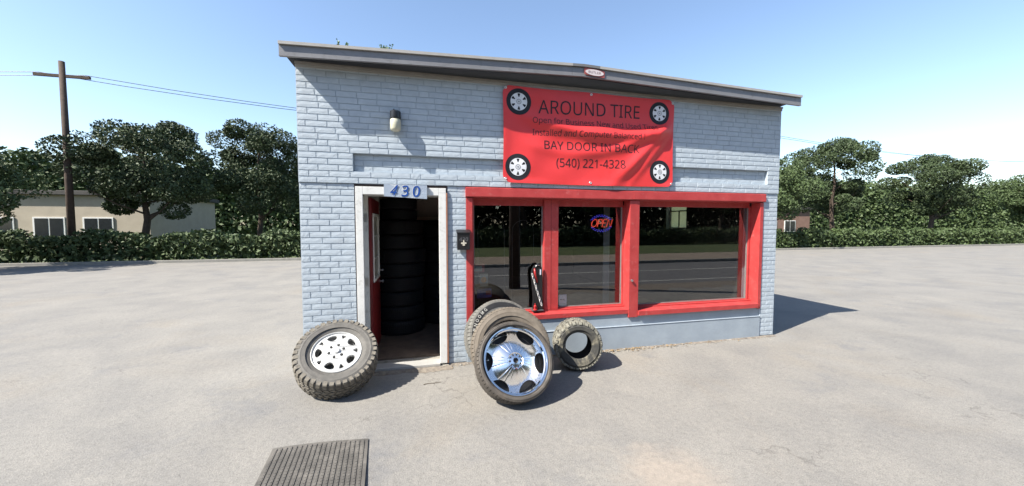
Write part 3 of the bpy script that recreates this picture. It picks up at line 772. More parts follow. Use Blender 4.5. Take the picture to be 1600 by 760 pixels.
def tread(kind, Rt, Wt, rr):
    b = MB(); w2 = Wt / 2; h = Rt - rr
    if kind == 'highway':
        N = 84
        for i in range(N):
            a = 2 * PI * i / N; d = 2 * PI / N
            for z0, z1 in ((-.14, .14), (.2, .42), (-.42, -.2)):
                block(b, a, a + d * .86, z0 * w2, z1 * w2, Rt - .011, Rt, sk=1.2, taper=.93)
        N = 64
        for i in range(N):
            a = 2 * PI * i / N; d = 2 * PI / N
            for s in (1, -1):
                P = [(Rt - .011, Rt - .001, .48 * w2), (Rt - .011, Rt - .002, .66 * w2), (Rt - .016, Rt - .008, .80 * w2), (Rt - .10 * h - .008, Rt - .10 * h + .001, .90 * w2), (rr + .80 * h, rr + .80 * h + .003, .955 * w2)]
                lug(b, a, a + d * .80, [(p_, q, s * z_) for p_, q, z_ in P], .95)
    elif kind == 'allterrain':
        N = 40
        for i in range(N):
            a = 2 * PI * i / N; d = 2 * PI / N
            block(b, a, a + d * .74, -.17 * w2, .17 * w2, Rt - .013, Rt, sk=1.6)
            block(b, a + d * .35, a + d * 1.08, .23 * w2, .50 * w2, Rt - .013, Rt, sk=-1.4)
            block(b, a + d * .35, a + d * 1.08, -.50 * w2, -.23 * w2, Rt - .013, Rt, sk=-1.4)
            for s in (1, -1):
                o = 0 if i % 2 else .018
                P = [(Rt - .013, Rt - .001, .55 * w2), (Rt - .014, Rt - .002, .72 * w2), (Rt - .022, Rt - .008, .86 * w2), (Rt - .10 * h - .012, Rt - .10 * h + .006, .955 * w2), (rr + (.84 - o) * h, rr + (.84 - o) * h + .01, 1.01 * w2), (rr + (.70 - o * 3) * h, rr + (.70 - o * 3) * h + .004, 1.00 * w2)]
                lug(b, a + d * .1, a + d * .76, [(p_, q, s * z_) for p_, q, z_ in P], .88)
    else:
        N = 22
        for i in range(N):
            a = 2 * PI * i / N; d = 2 * PI / N
            for s, o in ((1, 0), (-1, .5)):
                block(b, a + d * o, a + d * (o + .50), s * .02 * w2, s * .26 * w2, Rt - .02, Rt, sk=2.6 * s)
                block(b, a + d * (o + .4), a + d * (o + .90), s * .30 * w2, s * .56 * w2, Rt - .02, Rt, sk=-2.2 * s)
                P = [(Rt - .02, Rt - .001, .60 * w2), (Rt - .022, Rt - .003, .76 * w2), (Rt - .03, Rt - .012, .88 * w2), (Rt - .12 * h - .018, Rt - .12 * h + .004, .98 * w2), (rr + .72 * h, rr + .72 * h + .012, 1.03 * w2)]
                lug(b, a + d * o, a + d * (o + .52), [(p_, q, s * z_) for p_, q, z_ in P], .82)
                P2 = [(p_, q, z_) for p_, q, z_ in P[:4]]
                lug(b, a + d * (o + .58), a + d * (o + .88), [(p_, q - .003, s * z_ * .99) for p_, q, z_ in P2], .82)
    return b
def tyre(name, label, loc, yaw, lean, Rt, Wt, rr, kind, m_wall, m_tread, cz=None, cat='tire', group=None, n=96, bead=.75):
    cz = Rt * math.cos(R(lean)) + Wt / 2 * math.sin(R(lean)) * .86 if cz is None else cz
    t = thing(name, label, cat, (loc[0], loc[1], 0), group)
    Mx = T(0, 0, cz) @ pose(yaw, lean)
    po, pi_ = casing_profile(Rt, Wt, rr, .011 if kind != 'mud' else .02, bead)
    MB().lathe(po, n, closed=False).obj('sidewall', m_wall, t, smooth=35, matrix=Mx)
    MB().lathe([po[-1]] + pi_ + [po[0]], n, closed=False).obj('inner_liner', M['rub_tandark'], t, smooth=35, matrix=Mx)
    tread(kind, Rt, Wt, rr).obj('tread', m_tread, t, matrix=Mx, kind='stuff')
    return t, Mx

# 1 chrome wheel -------------------------------------------------------
rr = .326
ch, Mx = tyre('chrome_wheel', 'low-profile tire on a dirty chrome wheel, front of the three leaning by the window', (.866, -1.057), 6, 31, .385, .20, rr, 'highway', M['rub_chrome'], M['rub_chrome'], cat='wheel', group='tires leaning in a stack under the window')
rim = MB().lathe([(rr + .002, .074), (rr + .002, .082), (rr - .004, .088), (rr - .012, .086), (rr - .016, .078), (rr - .020, .060), (rr - .030, .050), (rr - .034, .030), (rr - .040, -.078), (rr + .0, -.084), (rr + .001, -.08), (rr - .034, -.072), (rr - .028, .0), (rr - .02, .03)], 128).obj('rim', M['chrome'], ch, smooth=30, matrix=Mx)
# face with six scalloped openings
N = 360; K = 26; RE = rr - .030; V = []; F = []; dep = .084; wdt = R(20)
def facez(r, t):
    q = r / RE
    z = .074 - .122 * q ** 1.5
    ph = (t % (PI / 3)) - PI / 6; rid = math.exp(-(ph / R(1.6)) ** 2); rid2 = math.exp(-((abs(ph) - R(14)) / R(1.2)) ** 2)
    z -= .0020 * (rid + rid2) * max(0, min(1, (q - .22) * 5)) * max(0, min(1, (.93 - q) * 6))
    if q < .26: z -= .012 * min(1, (.26 - q) / .035)
    return z
OFS = R(22)
for i in range(N):
    t = 2 * PI * i / N; ph = ((t - OFS) % (PI / 3)) - PI / 6
    b_ = RE
    if abs(ph) < wdt: b_ = RE - dep * math.sqrt(max(0, 1 - (abs(ph) / wdt) ** 2)) ** .9
    for k_ in range(K + 1):
        r = .026 + (b_ - .026) * (k_ / K); V.append((r * math.cos(t), r * math.sin(t), facez(r, t - OFS)))
    r = b_; V.append((r * math.cos(t), r * math.sin(t), facez(r, t - OFS) - .018)); V.append(((r - .006) * math.cos(t), (r - .006) * math.sin(t), facez(r, t - OFS) - .03))
K2 = K + 3
for i in range(N):
    j = (i + 1) % N
    for k_ in range(K2 - 1): F.append((i * K2 + k_, j * K2 + k_, j * K2 + k_ + 1, i * K2 + k_ + 1))
wf = MB().add(V, F).obj('wheel_face', M['chromebody'], ch, smooth=40, matrix=Mx)
MB().lathe([(.001, .030), (.024, .030), (.030, .052), (.038, .056), (.040, .050), (.040, .030)], 40, closed=False).obj('hub_bore', M['chrome'], wf, smooth=30)
MB().lathe([(.001, .034), (.0245, .034)], 30, closed=False).obj('hub_opening', M['wheeldark'], wf)
for i in range(10):
    t = 2 * PI * i / 10; r_ = .056 if True else 0
    MB().lathe([(.0001, .0), (.0085, .0), (.0085, .003), (.0001, .0031)], 14, closed=False).obj('lug_hole', M['wheeldark'], wf, matrix=T(r_ * math.cos(t), r_ * math.sin(t), facez(r_, t) + .0015))
for i in range(6):
    for s in (-1, 1):
        t = OFS + (i + .5) * PI / 3 + PI / 6 + s * R(6) + PI / 6 * 0; r_ = RE - .018
        MB().lathe([(.0001, .003), (.004, .003), (.005, 0)], 10, closed=False).obj('rivet', M['wheeldark'], wf, matrix=T(r_ * math.cos(t), r_ * math.sin(t), facez(r_, t - OFS) + .0005))
MB().lathe([(.001, -.090), (.14, -.090), (.15, -.091), (.284, -.092)], 48, closed=False).obj('shade_backing_disc', M['wheeldark'], ch, matrix=Mx)  # near-black disc standing in for the shade behind the wheel openings
MB().tube([(rr - .045, 0, .02), (rr - .058, 0, .045)], .004).obj('valve', M['steel'], ch, matrix=Mx @ Matrix.Rotation(R(172), 4, 'Z'))

# 2 tan tyre, 3 lettered tyre, 4 knobby tyre, 5 alloy wheel -------------
tn, _ = tyre('dusty_tire', 'bare tan dusty tire leaning between the chrome wheel and the white-lettered tire', (.900, -.770), -2, 26, .422, .205, .275, 'highway', M['rub_tan'], M['rub_tan'], group='tires leaning in a stack under the window')
le, Mx = tyre('lettered_tire', 'grey tire with raised white letters, rearmost of the tires leaning on the window', (.878, -.43), 12, 26, .43, .215, .215, 'highway', M['rub_let'], M['rub_let'], group='tires leaning in a stack under the window')
hh = .43 - .215; w2 = .1075
MB().lathe([(.215 + .53 * hh, w2 * 1.016), (.215 + .60 * hh, w2 * 1.03), (.215 + .80 * hh, w2 * .965), (.215 + .80 * hh, w2 * .94), (.215 + .53 * hh, w2 * .99)], 96).obj('letter_band', M['rub_band'], le, smooth=30, matrix=Mx)
# letters bent along the band
def arc_text(s, rc, size, t0, dt, zf, tilt, m, parent, Mx):
    for i, c_ in enumerate(s):
        V, F = text_verts(c_, offset=.0)
        cx = (min(v.x for v in V) + max(v.x for v in V)) / 2; cy = (min(v.y for v in V) + max(v.y for v in V)) / 2; hgt = max(v.y for v in V) - min(v.y for v in V)
        wd_ = max(v.x for v in V) - min(v.x for v in V)
        t = t0 - i * dt
        P = []
        for lay in (0, .003):
            for v in V:
                x = (v.x - cx) / max(wd_, .35) * size * .85; y = (v.y - cy) / hgt * size
                r_ = rc + y; a = t - x / rc; P.append((r_ * math.cos(a), r_ * math.sin(a), zf(r_) + .0006 + lay))
        o = len(V); Fb = [tuple(q + o for q in f) for f in F]
        MB().add(P, F + Fb).obj('raised_letter', m, parent, matrix=Mx)
def zband(r_):
    q = (r_ - (.215 + .60 * hh)) / (.20 * hh); return w2 * (1.03 - .065 * max(0, q))
arc_text('BNOOMG', .215 + .685 * hh, .034, R(163), R(8.6), zband, 0, M['letwhite'], le, Mx)
mu, _ = tyre('knobby_tire', 'small bare knobby off-road tire with muddy sidewall standing by the plinth', (1.808, -.425), -15, 5, .287, .355, .152, 'mud', M['rub_mud'], M['rub_mudtread'], bead=.80, cz=.289)
al, Mx = tyre('alloy_wheel', 'all-terrain tire on a pale alloy wheel leaning on the brick left of the doorway', (-.866, -.423), 9, 51, .399, .272, .235, 'allterrain', M['rub_left'], M['rub_lefttread'], cat='wheel')
rr = .235
MB().lathe([(rr + .003, .100), (rr + .003, .112), (rr - .003, .117), (rr - .010, .112), (rr - .014, .095), (rr - .022, .085), (rr - .040, -.10), (rr, -.11), (rr, -.104), (rr - .030, -.09), (rr - .012, .08)], 96).obj('rim', M['alloy'], al, smooth=30, matrix=Mx)
holes = []
rot0 = R(105)
for i in range(5):
    a = rot0 + i * 2 * PI / 5; c_, s_ = math.cos(a), math.sin(a)
    P = blob([(.190, -.044), (.203, 0), (.190, .044), (.166, .050), (.138, .030), (.127, 0), (.138, -.030), (.166, -.050)])
    holes.append([(x * c_ - y * s_, x * s_ + y * c_) for x, y in P])
    a += PI / 5; c_, s_ = math.cos(a), math.sin(a)
    P = blob([(.196, -.026), (.202, 0), (.196, .026), (.170, .016), (.152, 0), (.170, -.016)])
    holes.append([(x * c_ - y * s_, x * s_ + y * c_) for x, y in P])
for i in range(6): 
    a = i * PI / 3 + R(14); holes.append(circ(.019, 16, .070 * math.cos(a), .070 * math.sin(a)))
V, F = flat_curve([circ(rr - .016, 96)] + holes, .012, .004)
wfa = MB().add([(v.x, v.y, v.z + .082 + .028 * (1 - (math.hypot(v.x, v.y) / rr) ** 2)) for v in V], F).obj('wheel_face', M['alloy'], al, matrix=Mx)
MB().lathe([(.001, .140), (.026, .139), (.032, .132), (.034, .118)], 32, closed=False).obj('centre_cap', M['alloy'], wfa, smooth=30)
for i in range(6):
    a = i * PI / 3 + R(14); MB().lathe([(.0001, .080), (.019, .080)], 14, closed=False).obj('lug_hole', M['wheeldark'], wfa, matrix=T(.070 * math.cos(a), .070 * math.sin(a), 0))
MB().lathe([(.001, .02), (.10, .02), (.12, .0), (rr - .035, -.03)], 48, closed=False).obj('wheel_back', mat('wheel_back', (.16, .155, .15), .6), al, matrix=Mx)

# stacked black tyres inside the doorway
sp = sum(casing_profile(.375, .215, .20), [])
base_m = MB().lathe(sp, 56)
def flat_tyre(x, y, z, s, hs, label, group):
    global _ft
    t = thing('stacked_tire', label, 'tire', (x, y, z), group)
    if _ft is None:
        o = MB(); o.v = [(a, b, c + .1075) for a, b, c in base_m.v]; o.f = base_m.f
        m1 = o.obj('sidewall', M['rub_black'], t, smooth=35)
        q = tread('highway', .375, .215, .20); q.v = [(a, b, c + .1075) for a, b, c in q.v]
        m2 = q.obj('tread', M['rub_black'], t, kind='stuff'); _ft = (m1, m2)
    else:
        for m_ in _ft: c = m_.copy(); COL.objects.link(c); c.parent = t
    t.scale = (s, s, hs); t.rotation_euler = (0, 0, random.uniform(0, 6)); return t
_ft = None
ordn = ['lowest', 'second', 'third', 'fourth', 'fifth', 'sixth', 'seventh', 'eighth']
z = .031
for i in range(8):
    h_ = .215 * 1.015
    flat_tyre(-.345 + random.uniform(-.02, .02), 1.63 + random.uniform(-.02, .02), z, 1.03 + random.uniform(-.03, .03), 1.015, '%s black tire from the floor in the tall dark stack inside the open doorway' % ordn[i], 'black tires stacked inside the doorway'); z += h_ + .001
for i in range(2):
    flat_tyre(-.345, 1.60, z, .74, .78, ('%s narrow black tire crowning the tall stack just below the number board' % ('lower', 'upper')[i]), 'black tires stacked inside the doorway'); z += .215 * .78 + .001
z = .031
for i in range(8):
    flat_tyre(.36 + random.uniform(-.02, .02), 2.12, z, .97, .97, '%s black tire from the floor in the shorter right-hand stack inside the doorway' % ordn[i], 'black tires stacked inside the doorway'); z += .2096

# ------------------------------------------------------------------ things behind the glass
def flat_thing(name, label, cat, x0, x1, y, z0, z1, m, tilt=0.):
    t = thing(name, label, cat, ((x0 + x1) / 2, y, z0)); t.rotation_euler = (0, tilt, 0)
    MB().box(-(x1 - x0) / 2, (x1 - x0) / 2, -.001, .001, 0, z1 - z0).obj('sheet', m, t); return t
s1 = flat_thing('window_card', 'grey card in a dark red holder, top notice at the left of the first window', 'card', .645, .79, .215, 1.10, 1.21, M['posterr'])
MB().box(-.068, .038, -.003, -.0012, .012, .080).obj('inset', M['posterg'], s1)
s2 = flat_thing('window_poster', 'orange round emblem poster with pale edge, middle notice in the first window', 'poster', .722, .832, .200, .917, 1.08, M['posterg'])
MB().lathe([(.0001, 0), (.038, 0), (.038, .001), (.0001, .001)], 24, closed=False, mat3=Matrix.Rotation(R(90), 3, 'X')).obj('roundel', M['postero'], s2, matrix=T(0, -.0015, .085))
fr = MB()
for a in ((-.055, -.050, 0, .163), (.050, .055, 0, .163), (-.05, .05, .158, .163), (-.05, .05, 0, .005)): fr.box(a[0], a[1], -.0030, -.0011, a[2], a[3])
fr.obj('border', M['postery'], s2)
s3 = flat_thing('window_decal', 'dark blue and red decal low in the corner of the first window', 'decal', .69, .882, .205, .765, .885, M['posterb'], -.04)
MB().box(.02, .09, -.003, -.0012, .035, .09).obj('red_patch', M['posterr'], s3)
s4 = flat_thing('window_sticker', 'pale lilac sticker with small dark print in the lower corner of the middle window', 'sticker', 1.815, 1.926, .196, .602, .76, M['paper'])
tv, tf = fit_text('NUC', -.036, .034, .078, .098, offset=.02)
MB().add([(x, -.0014, z) for x, z in tv], tf).obj('lettering', M['ink'], s4)
MB().box(-.035, .036, -.0014, -.0011, .03, .034).obj('rule', M['picgrey'], s4)
# neon sign
NX, NY, NZ = 2.49, .30, 1.735
ne = thing('neon_open_sign', 'red neon OPEN script inside a blue oval of lights, hanging in the middle window', 'neon sign', (NX, NY, NZ))
def strokes(P, r=.0042): return MB().tube(P, r, 6)
def sh(x, z): return (x + z * .28, 0, z)
H_ = .052
def lett(x0, segs, wd):
    return [[sh(x0 + a * wd, (b - .5) * 2 * H_) for a, b in sg] for sg in segs]
O_ = [[(.5 + .5 * math.cos(t), .5 + .5 * math.sin(t)) for t in [2 * PI * i / 20 for i in range(21)]]]
P_ = [[(0, 0), (0, 1), (.7, 1), (1, .82), (.95, .55), (.7, .45), (0, .45)]]
E_ = [[(1, 0), (0, 0), (0, 1), (1, 1)], [(0, .52), (.8, .52)]]
N_ = [[(0, 0), (0, 1), (1, 0), (1, 1)]]
for x0, sg, wd in ((-.150, O_, .080), (-.052, P_, .058), (.022, E_, .056), (.094, N_, .062)):
    b = MB()
    for P in lett(x0, sg, wd):
        b.tube(P, .0030, 6); b.tube([(x + .010, y, z + .009) for x, y, z in P], .0016, 6)
    b.obj('letter_tube', M['neonred'], ne)
bl = MB()
for ring in (0, 1):
    for i in range(26):
        t = 2 * PI * i / 26 + ring * .12; t2 = t + .10; a_, b_ = .172 - ring * .014, .118 - ring * .020
        if abs(math.sin(t)) < .42: continue
        bl.tube([(a_ * math.cos(t), .004, b_ * math.sin(t)), (a_ * math.cos((t + t2) / 2), .004, b_ * math.sin((t + t2) / 2)), (a_ * math.cos(t2), .004, b_ * math.sin(t2))], .0030, 5)
bl.obj('oval_lights', M['neonblue'], ne)
MB().tube([(-.16, .02, .02), (.16, .02, .02)], .004).obj('backing_bar', M['black'], ne)
MB().tube([(0, .02, .02), (0, .02, .24)], .0015).obj('hanging_wire', M['black'], ne)
# blind strip behind middle window
tag(MB().box(2.635, 2.735, .50, .515, .10, 2.6, .002).obj('blind', M['curtain']), 'pale vertical blind strip hanging behind the right side of the middle window', 'blind')
# display bench
be = thing('display_bench', 'dark low bench standing behind the first shop window', 'bench', (1.1, .62, .03))
MB().box(-.45, .62, -.2, .3, .42, .46, .004).obj('bench_top', mat('bench_wood', (.10, .08, .06), .7), be)
for x in (-.4, .57): MB().box(x - .03, x + .03, -.17, .27, 0, .419).obj('leg', M['black'], be)
tk = tag(MB().box(1.395, 1.545, .045, .145, .586, .5995, .002).obj('tool_case', mat('case_grey', (.09, .10, .105), .5)), 'dark grey flat case under the chain display on the first window sill', 'case')
# chain display
st = thing('chain_display', 'black stand with a hanging chrome chain and red handle on the first window sill', 'display', (1.475, .095, .600))
V, F = flat_curve([blob([(-.055, 0), (.060, 0), (.058, .22), (.056, .46), (.045, .56), (.01, .60), (-.035, .585), (-.075, .53), (-.085, .46), (-.070, .30), (-.060, .15)])], .016, .004)
MB().add([(v.x, v.z, v.y) for v in V], F).obj('stand', M['black'], st)
P = [(-.035 + .03 * math.sin(i), -.05, .62 - i * .0) for i in range(1)]
a = Vector((-.078, -.026, .46)); bb_ = Vector((.045, -.026, .07))
for i in range(11):
    p_ = a.lerp(bb_, i / 10.); t_ = math.atan2(bb_.z - a.z, bb_.x - a.x)
    ringp = [(p_.x + .024 * math.cos(q) * math.cos(t_) - .011 * math.sin(q) * math.sin(t_) * (1 if i % 2 else .5), p_.y + (.006 if i % 2 else -.006) * math.sin(q), p_.z + .024 * math.cos(q) * math.sin(t_) + .011 * math.sin(q) * math.cos(t_)) for q in [2 * PI * k_ / 12 for k_ in range(12)]]
    MB().tube(ringp, .0045, 6, closed=True).obj('chain_link', mat('chain_steel', (.75, .75, .74), .35) if i == 0 else bpy.data.materials['chain_steel'], st, smooth=True)
MB().tube([(-.050, -.022, .545), (-.042, -.026, .48), (-.012, -.024, .36)], [.010, .016, .008], 10).obj('red_handle', M['jackred'], st, smooth=True)
MB().tube([(-.05, -.024, .55), (-.02, -.028, .59), (.02, -.026, .585)], .005, 8).obj('hook', M['steel'], st, smooth=True)
MB().box(.025, .040, -.026, -.0205, .46, .53).obj('tag', M['paper'], st)
jk = thing('bottle_jack', 'small red bottle jack at the foot of the chain display', 'jack', (1.432, .060, .600))
MB().lathe([(.001, 0), (.042, 0), (.044, .012), (.030, .02), (.028, .075), (.034, .085), (.018, .10), (.010, .105), (.010, .135), (.014, .138), (.001, .142)], 24, closed=False).obj('body', M['jackred'], jk, smooth=35, matrix=Matrix.Scale(.62, 4))
MB().tube([(.010, -.006, .02), (.028, -.010, .032)], .004).obj('pump_socket', M['jackred'], jk)
# wire hoops of a tyre rack seen faintly through the first window
for x, zc, rr_, lb in ((.955, 1.64, .19, 'thin steel rack hoop behind the left half of the first window'), (1.42, 1.62, .16, 'smaller steel rack hoop behind the right half of the first window')):
    rk = thing('rack_hoop', lb, 'rack', (x, .62, .49), 'rack hoops in the window')
    P = [(rr_ * math.cos(t), 0, zc - .49 + rr_ * math.sin(t)) for t in [PI * i / 16 for i in range(17)]]
    P = [(rr_, 0, 0)] + P + [(-rr_, 0, 0)]
    MB().tube(P, .0032, 6)  .obj('hoop', M['hoop'], rk, smooth=True)

# ------------------------------------------------------------------ ground clutter
# ribbed rubber mat
mt = thing('rubber_mat', 'worn ribbed dark rubber mat lying on the asphalt', 'mat', (-.75, -1.9, 0))
b = MB(); nx_, ny_ = 48, 40; xa, xb = -1.12, -.435; V = []; F = []
def matz(x, y): return .010 + .004 * math.sin(3 * x + 1.3 * y) + (.012 * max(0, 1 - (xb - x) / .05) * (.5 + .5 * math.sin(5 * y)))
def mate(x, y): return x + (.055 * (-1.43 - y) / .6 if True else 0)
for i in range(nx_ + 1):
    for j in range(ny_ + 1):
        x = xa + (xb - xa) * i / nx_; y = -1.435 - .035 * math.sin((x - xb) * 3.2) - .012 - .95 * (j / ny_)
        V.append((mate(x, y) , y, matz(x, y)))
for i in range(nx_):
    for j in range(ny_): q = i * (ny_ + 1) + j; F.append((q, q + ny_ + 1, q + ny_ + 2, q + 1))
n_ = len(V); edge = [i * (ny_ + 1) for i in range(nx_ + 1)] + [nx_ * (ny_ + 1) + j for j in range(1, ny_ + 1)]
V += [(V[k_][0], V[k_][1], .001) for k_ in edge]
for q in range(len(edge) - 1): F.append((edge[q], edge[q + 1], n_ + q + 1, n_ + q))
b.add(V, F).obj('mat_sheet', M['mat'], mt, smooth=30, matrix=rel(mt))
rbm = MB()
for i in range(19):
    x = xa + .03 + i * (xb - xa - .03) / 19
    for j in range(30):
        y0 = -1.475 - j * .031
        V = []
        for (dx, dz) in ((-.010, 0), (-.0065, .0048), (.0065, .0048), (.010, 0)):
            for yy in (y0, y0 - .026):
                yv = yy - .035 * math.sin((x - xb) * 3.2); V.append((mate(x, yv) + dx, yv, matz(x, yv) + .0008 + dz))
        rbm.add(V, [(0, 2, 3, 1), (2, 4, 5, 3), (4, 6, 7, 5), (0, 2, 4, 6), (1, 7, 5, 3)])
rbm.obj('ribs', M['mat'], mt, matrix=rel(mt), kind='stuff')
# leaf litter and stones
rl = random.Random(5); lf = MB()
def leaf(mb, x, y, z, s, tilt=1.):
    a = rl.uniform(0, 6.28); cx, sx = math.cos(a), math.sin(a); P = []
    for u, v, h_ in ((-1, 0, .1), (-.3, .45, .35), (.5, .35, .2), (1, 0, .5), (.4, -.4, .3), (-.4, -.4, 0)):
        P.append((x + s * (u * cx - v * sx), y + s * (u * sx + v * cx), z + s * h_ * tilt * rl.uniform(.5, 1.2)))
    mb.add(P, [(0, 1, 2, 3), (0, 3, 4, 5)])
for _ in range(170):
    g = rl.choice([(2.45, .10), (2.75, .12), (2.9, .12), (2.85, .25), (3.4, .3), (3.9, .5), (2.3, .2), (1.5, .4)])
    leaf(lf, rl.gauss(g[0], g[1]), -.015 - abs(rl.gauss(0, .05)), .012, rl.uniform(.008, .022))
for _ in range(26): leaf(lf, rl.uniform(-.7, .6), -.07 - abs(rl.gauss(0, .05)), .008, rl.uniform(.006, .014))
o = lf.obj('leaf_litter', M['leafdry'], kind='stuff')
ps = MB(); ico = bmesh.new(); bmesh.ops.create_icosphere(ico, subdivisions=1, radius=1); ico.verts.index_update()
IV = [v.co.copy() for v in ico.verts]; IF = [tuple(v.index for v in f.verts) for f in ico.faces]; ico.free()
def pebble(x, y, s):
    ps.add([(x + v.x * s * rl.uniform(.7, 1.2), y + v.y * s * rl.uniform(.7, 1.2), max(0, s * .35 + v.z * s * .6)) for v in IV], IF)
for _ in range(420):
    x = rl.uniform(-1.2, 5.2); pebble(x, -.03 - abs(rl.gauss(0, .09)), rl.uniform(.002, .008))
for _ in range(260):
    pebble(rl.uniform(-2.5, 5), rl.uniform(-3.2, -.3), rl.uniform(.0015, .0045))
for _ in range(90):
    pebble(rl.choice([rl.uniform(.3, 5.2), rl.gauss(2.8, .5)]), -.02 - abs(rl.gauss(0, .035)), rl.uniform(.007, .018))
for _ in range(120):
    pebble(rl.gauss(1.45, .25), rl.gauss(-2.1, .12), rl.uniform(.0015, .004))
ps.obj('gravel', M['stone'], kind='stuff')
tag(MB().tube([(0.0, -.52, .006), (.06, -.508, .008), (.11, -.512, .006), (.19, -.50, .007)], [.0035, .003, .003, .002], 6).obj('twig', M['twig']), 'thin dark twig on the asphalt in front of the doorway', 'twig')
cr = MB()
for _ in range(5):
    leaf(cr, 0, 0, 0, .02)

# weeds sprouting behind the roof edge
def weed(x, y, zb, s, n, label, sd):
    r = random.Random(sd); w_ = thing('roof_weed', label, 'weed', (x, y, zb), 'weeds along the roof edge')
    stm = MB(); lv = MB()
    for k_ in range(n):
        dx = r.uniform(-1, 1) * s * .9; hgt = s * r.uniform(.6, 1.25); top = (dx + r.uniform(-.02, .02), 0, hgt)
        stm.tube([(dx * .6, 0, 0), (dx * .9, 0, hgt * .5), top], .0022, 5)
        for q in range(9):
            f_ = r.uniform(.25, 1.05); px, pz = dx * (.6 + .4 * f_), hgt * f_; a = r.uniform(0, 6.28); L_ = r.uniform(.012, .028)
            d = Vector((math.cos(a), r.uniform(-.5, .5), abs(math.sin(a)) * .8)).normalized() * L_; sd_ = Vector((-d.z, r.uniform(-.4, .4) * L_, d.x)) * .35
            c_ = Vector((px, 0, pz)); lv.add([c_, c_ + d * .5 + sd_, c_ + d, c_ + d * .5 - sd_], [(0, 1, 2, 3)])
    stm.obj('stem', M['weed'], w_); lv.obj('leaves', M['weed'], w_)
weed(-.78, -.225, fz(-.78) + .105, .075, 4, 'tiny green weed at the far left of the roof edge', 1)
weed(-.34, -.225, fz(-.34) + .100, .085, 7, 'wider green weed clump on the roof edge above the lamp', 4)

# ------------------------------------------------------------------ trees, pole and house across the road, trees around the lot
def trunk_mesh(h, r0, sd):
    r = random.Random(sd); b = MB(); pts_ = [Vector((0, 0, 0))]
    for i in range(1, 7): pts_.append(Vector((r.uniform(-.05, .05) * h * .3, r.uniform(-.05, .05) * h * .3, h * .82 * i / 6)))
    b.tube(pts_, [r0 * (1 - .85 * i / 6) * (1.35 if i == 0 else 1) for i in range(7)], 9)
    for k_ in range(11):
        f_ = r.uniform(.28, .9); i = int(f_ * 6); p0 = pts_[i].lerp(pts_[min(6, i + 1)], f_ * 6 - i); a = r.uniform(0, 6.28); L_ = h * r.uniform(.18, .34) * (1.15 - f_ * .5)
        e = p0 + Vector((math.cos(a) * L_, math.sin(a) * L_, L_ * r.uniform(.35, .8))); mid = p0.lerp(e, .5) + Vector((0, 0, -.06 * L_))
        b.tube([p0, mid, e], [r0 * .38 * (1.1 - f_), r0 * .24 * (1.1 - f_), .012], 6)
    return b
def crown_mesh(h, rw, sd, n=9000, leaf_s=.11):
    g = np.random.default_rng(sd); NC = 46; C = []
    while len(C) < NC:
        p = g.uniform(-1, 1, 3)
        if .25 < np.linalg.norm(p) < 1: C.append(p)
    C = np.array(C); C[:, 2] = C[:, 2] * .5 + .5 ; C *= [rw, rw, h * .66]; C[:, 2] += h * .30
    rad = g.uniform(.14, .34, NC) * rw
    idx = g.integers(0, NC, n); d = g.normal(size=(n, 3)); d /= np.linalg.norm(d, axis=1)[:, None]
    P = C[idx] + d * (rad[idx] * g.uniform(.55, 1.08, n) ** .6)[:, None] * [1.15, 1.15, .85]
    a = g.normal(size=(n, 3)); a /= np.linalg.norm(a, axis=1)[:, None]; b = np.cross(a, g.normal(size=(n, 3))); b /= np.linalg.norm(b, axis=1)[:, None]
    s = leaf_s * g.uniform(.6, 1.3, n)[:, None]
    V = np.stack([P - a * s, P + b * s * .5, P + a * s, P - b * s * .5], 1).reshape(-1, 3)
    me = bpy.data.meshes.new('crown'); F = np.arange(4 * n).reshape(-1, 4)
    me.from_pydata(V.tolist(), [], F.tolist()); me.update(); return me
TM = []
for i, (h_, rw, mm, nl, ls) in enumerate(((9, 3.3, 'leafA', 34000, .095), (7.5, 3.0, 'leafB', 30000, .09), (11, 3.6, 'leafA', 38000, .10))):
    tb = trunk_mesh(h_, .24, 40 + i); tm = bpy.data.meshes.new('trunk'); tm.from_pydata(tb.v, [], tb.f); tm.materials.append(M['bark'])
    cm = crown_mesh(h_, rw, 60 + i, nl, ls); cm.materials.append(M[mm]); TM.append((tm, cm))
def tree(x, y, v, s, rz, label, group, z=0.):
    t = thing('tree', label, 'tree', (x, y, z), group); t.rotation_euler = (0, 0, rz); t.scale = (s, s, s)
    for nme, me in zip(('trunk', 'crown'), TM[v]):
        o = bpy.data.objects.new(nme, me); COL.objects.link(o); o.parent = t
G1 = 'trees across the road'
for i, (x, y, v, s) in enumerate(((-22, -26, 0, 1.1), (-15, -27, 2, 1), (-8.5, -25, 1, 1.2), (-2.5, -27, 0, 1.1), (3.5, -25.5, 2, .95), (9, -27, 0, 1.15), (14.5, -25.5, 1, 1.2), (20, -30, 2, .9), (30, -27, 0, 1.1), (37, -28, 2, 1))):
    tree(x, y, v, s, i * 1.3, '%s dark leafy tree in the row across the road, counted from the west' % ['first', 'second', 'third', 'fourth', 'fifth', 'sixth', 'seventh', 'eighth', 'ninth', 'last'][i], G1, .1)
G2 = 'trees beyond the parking lot'
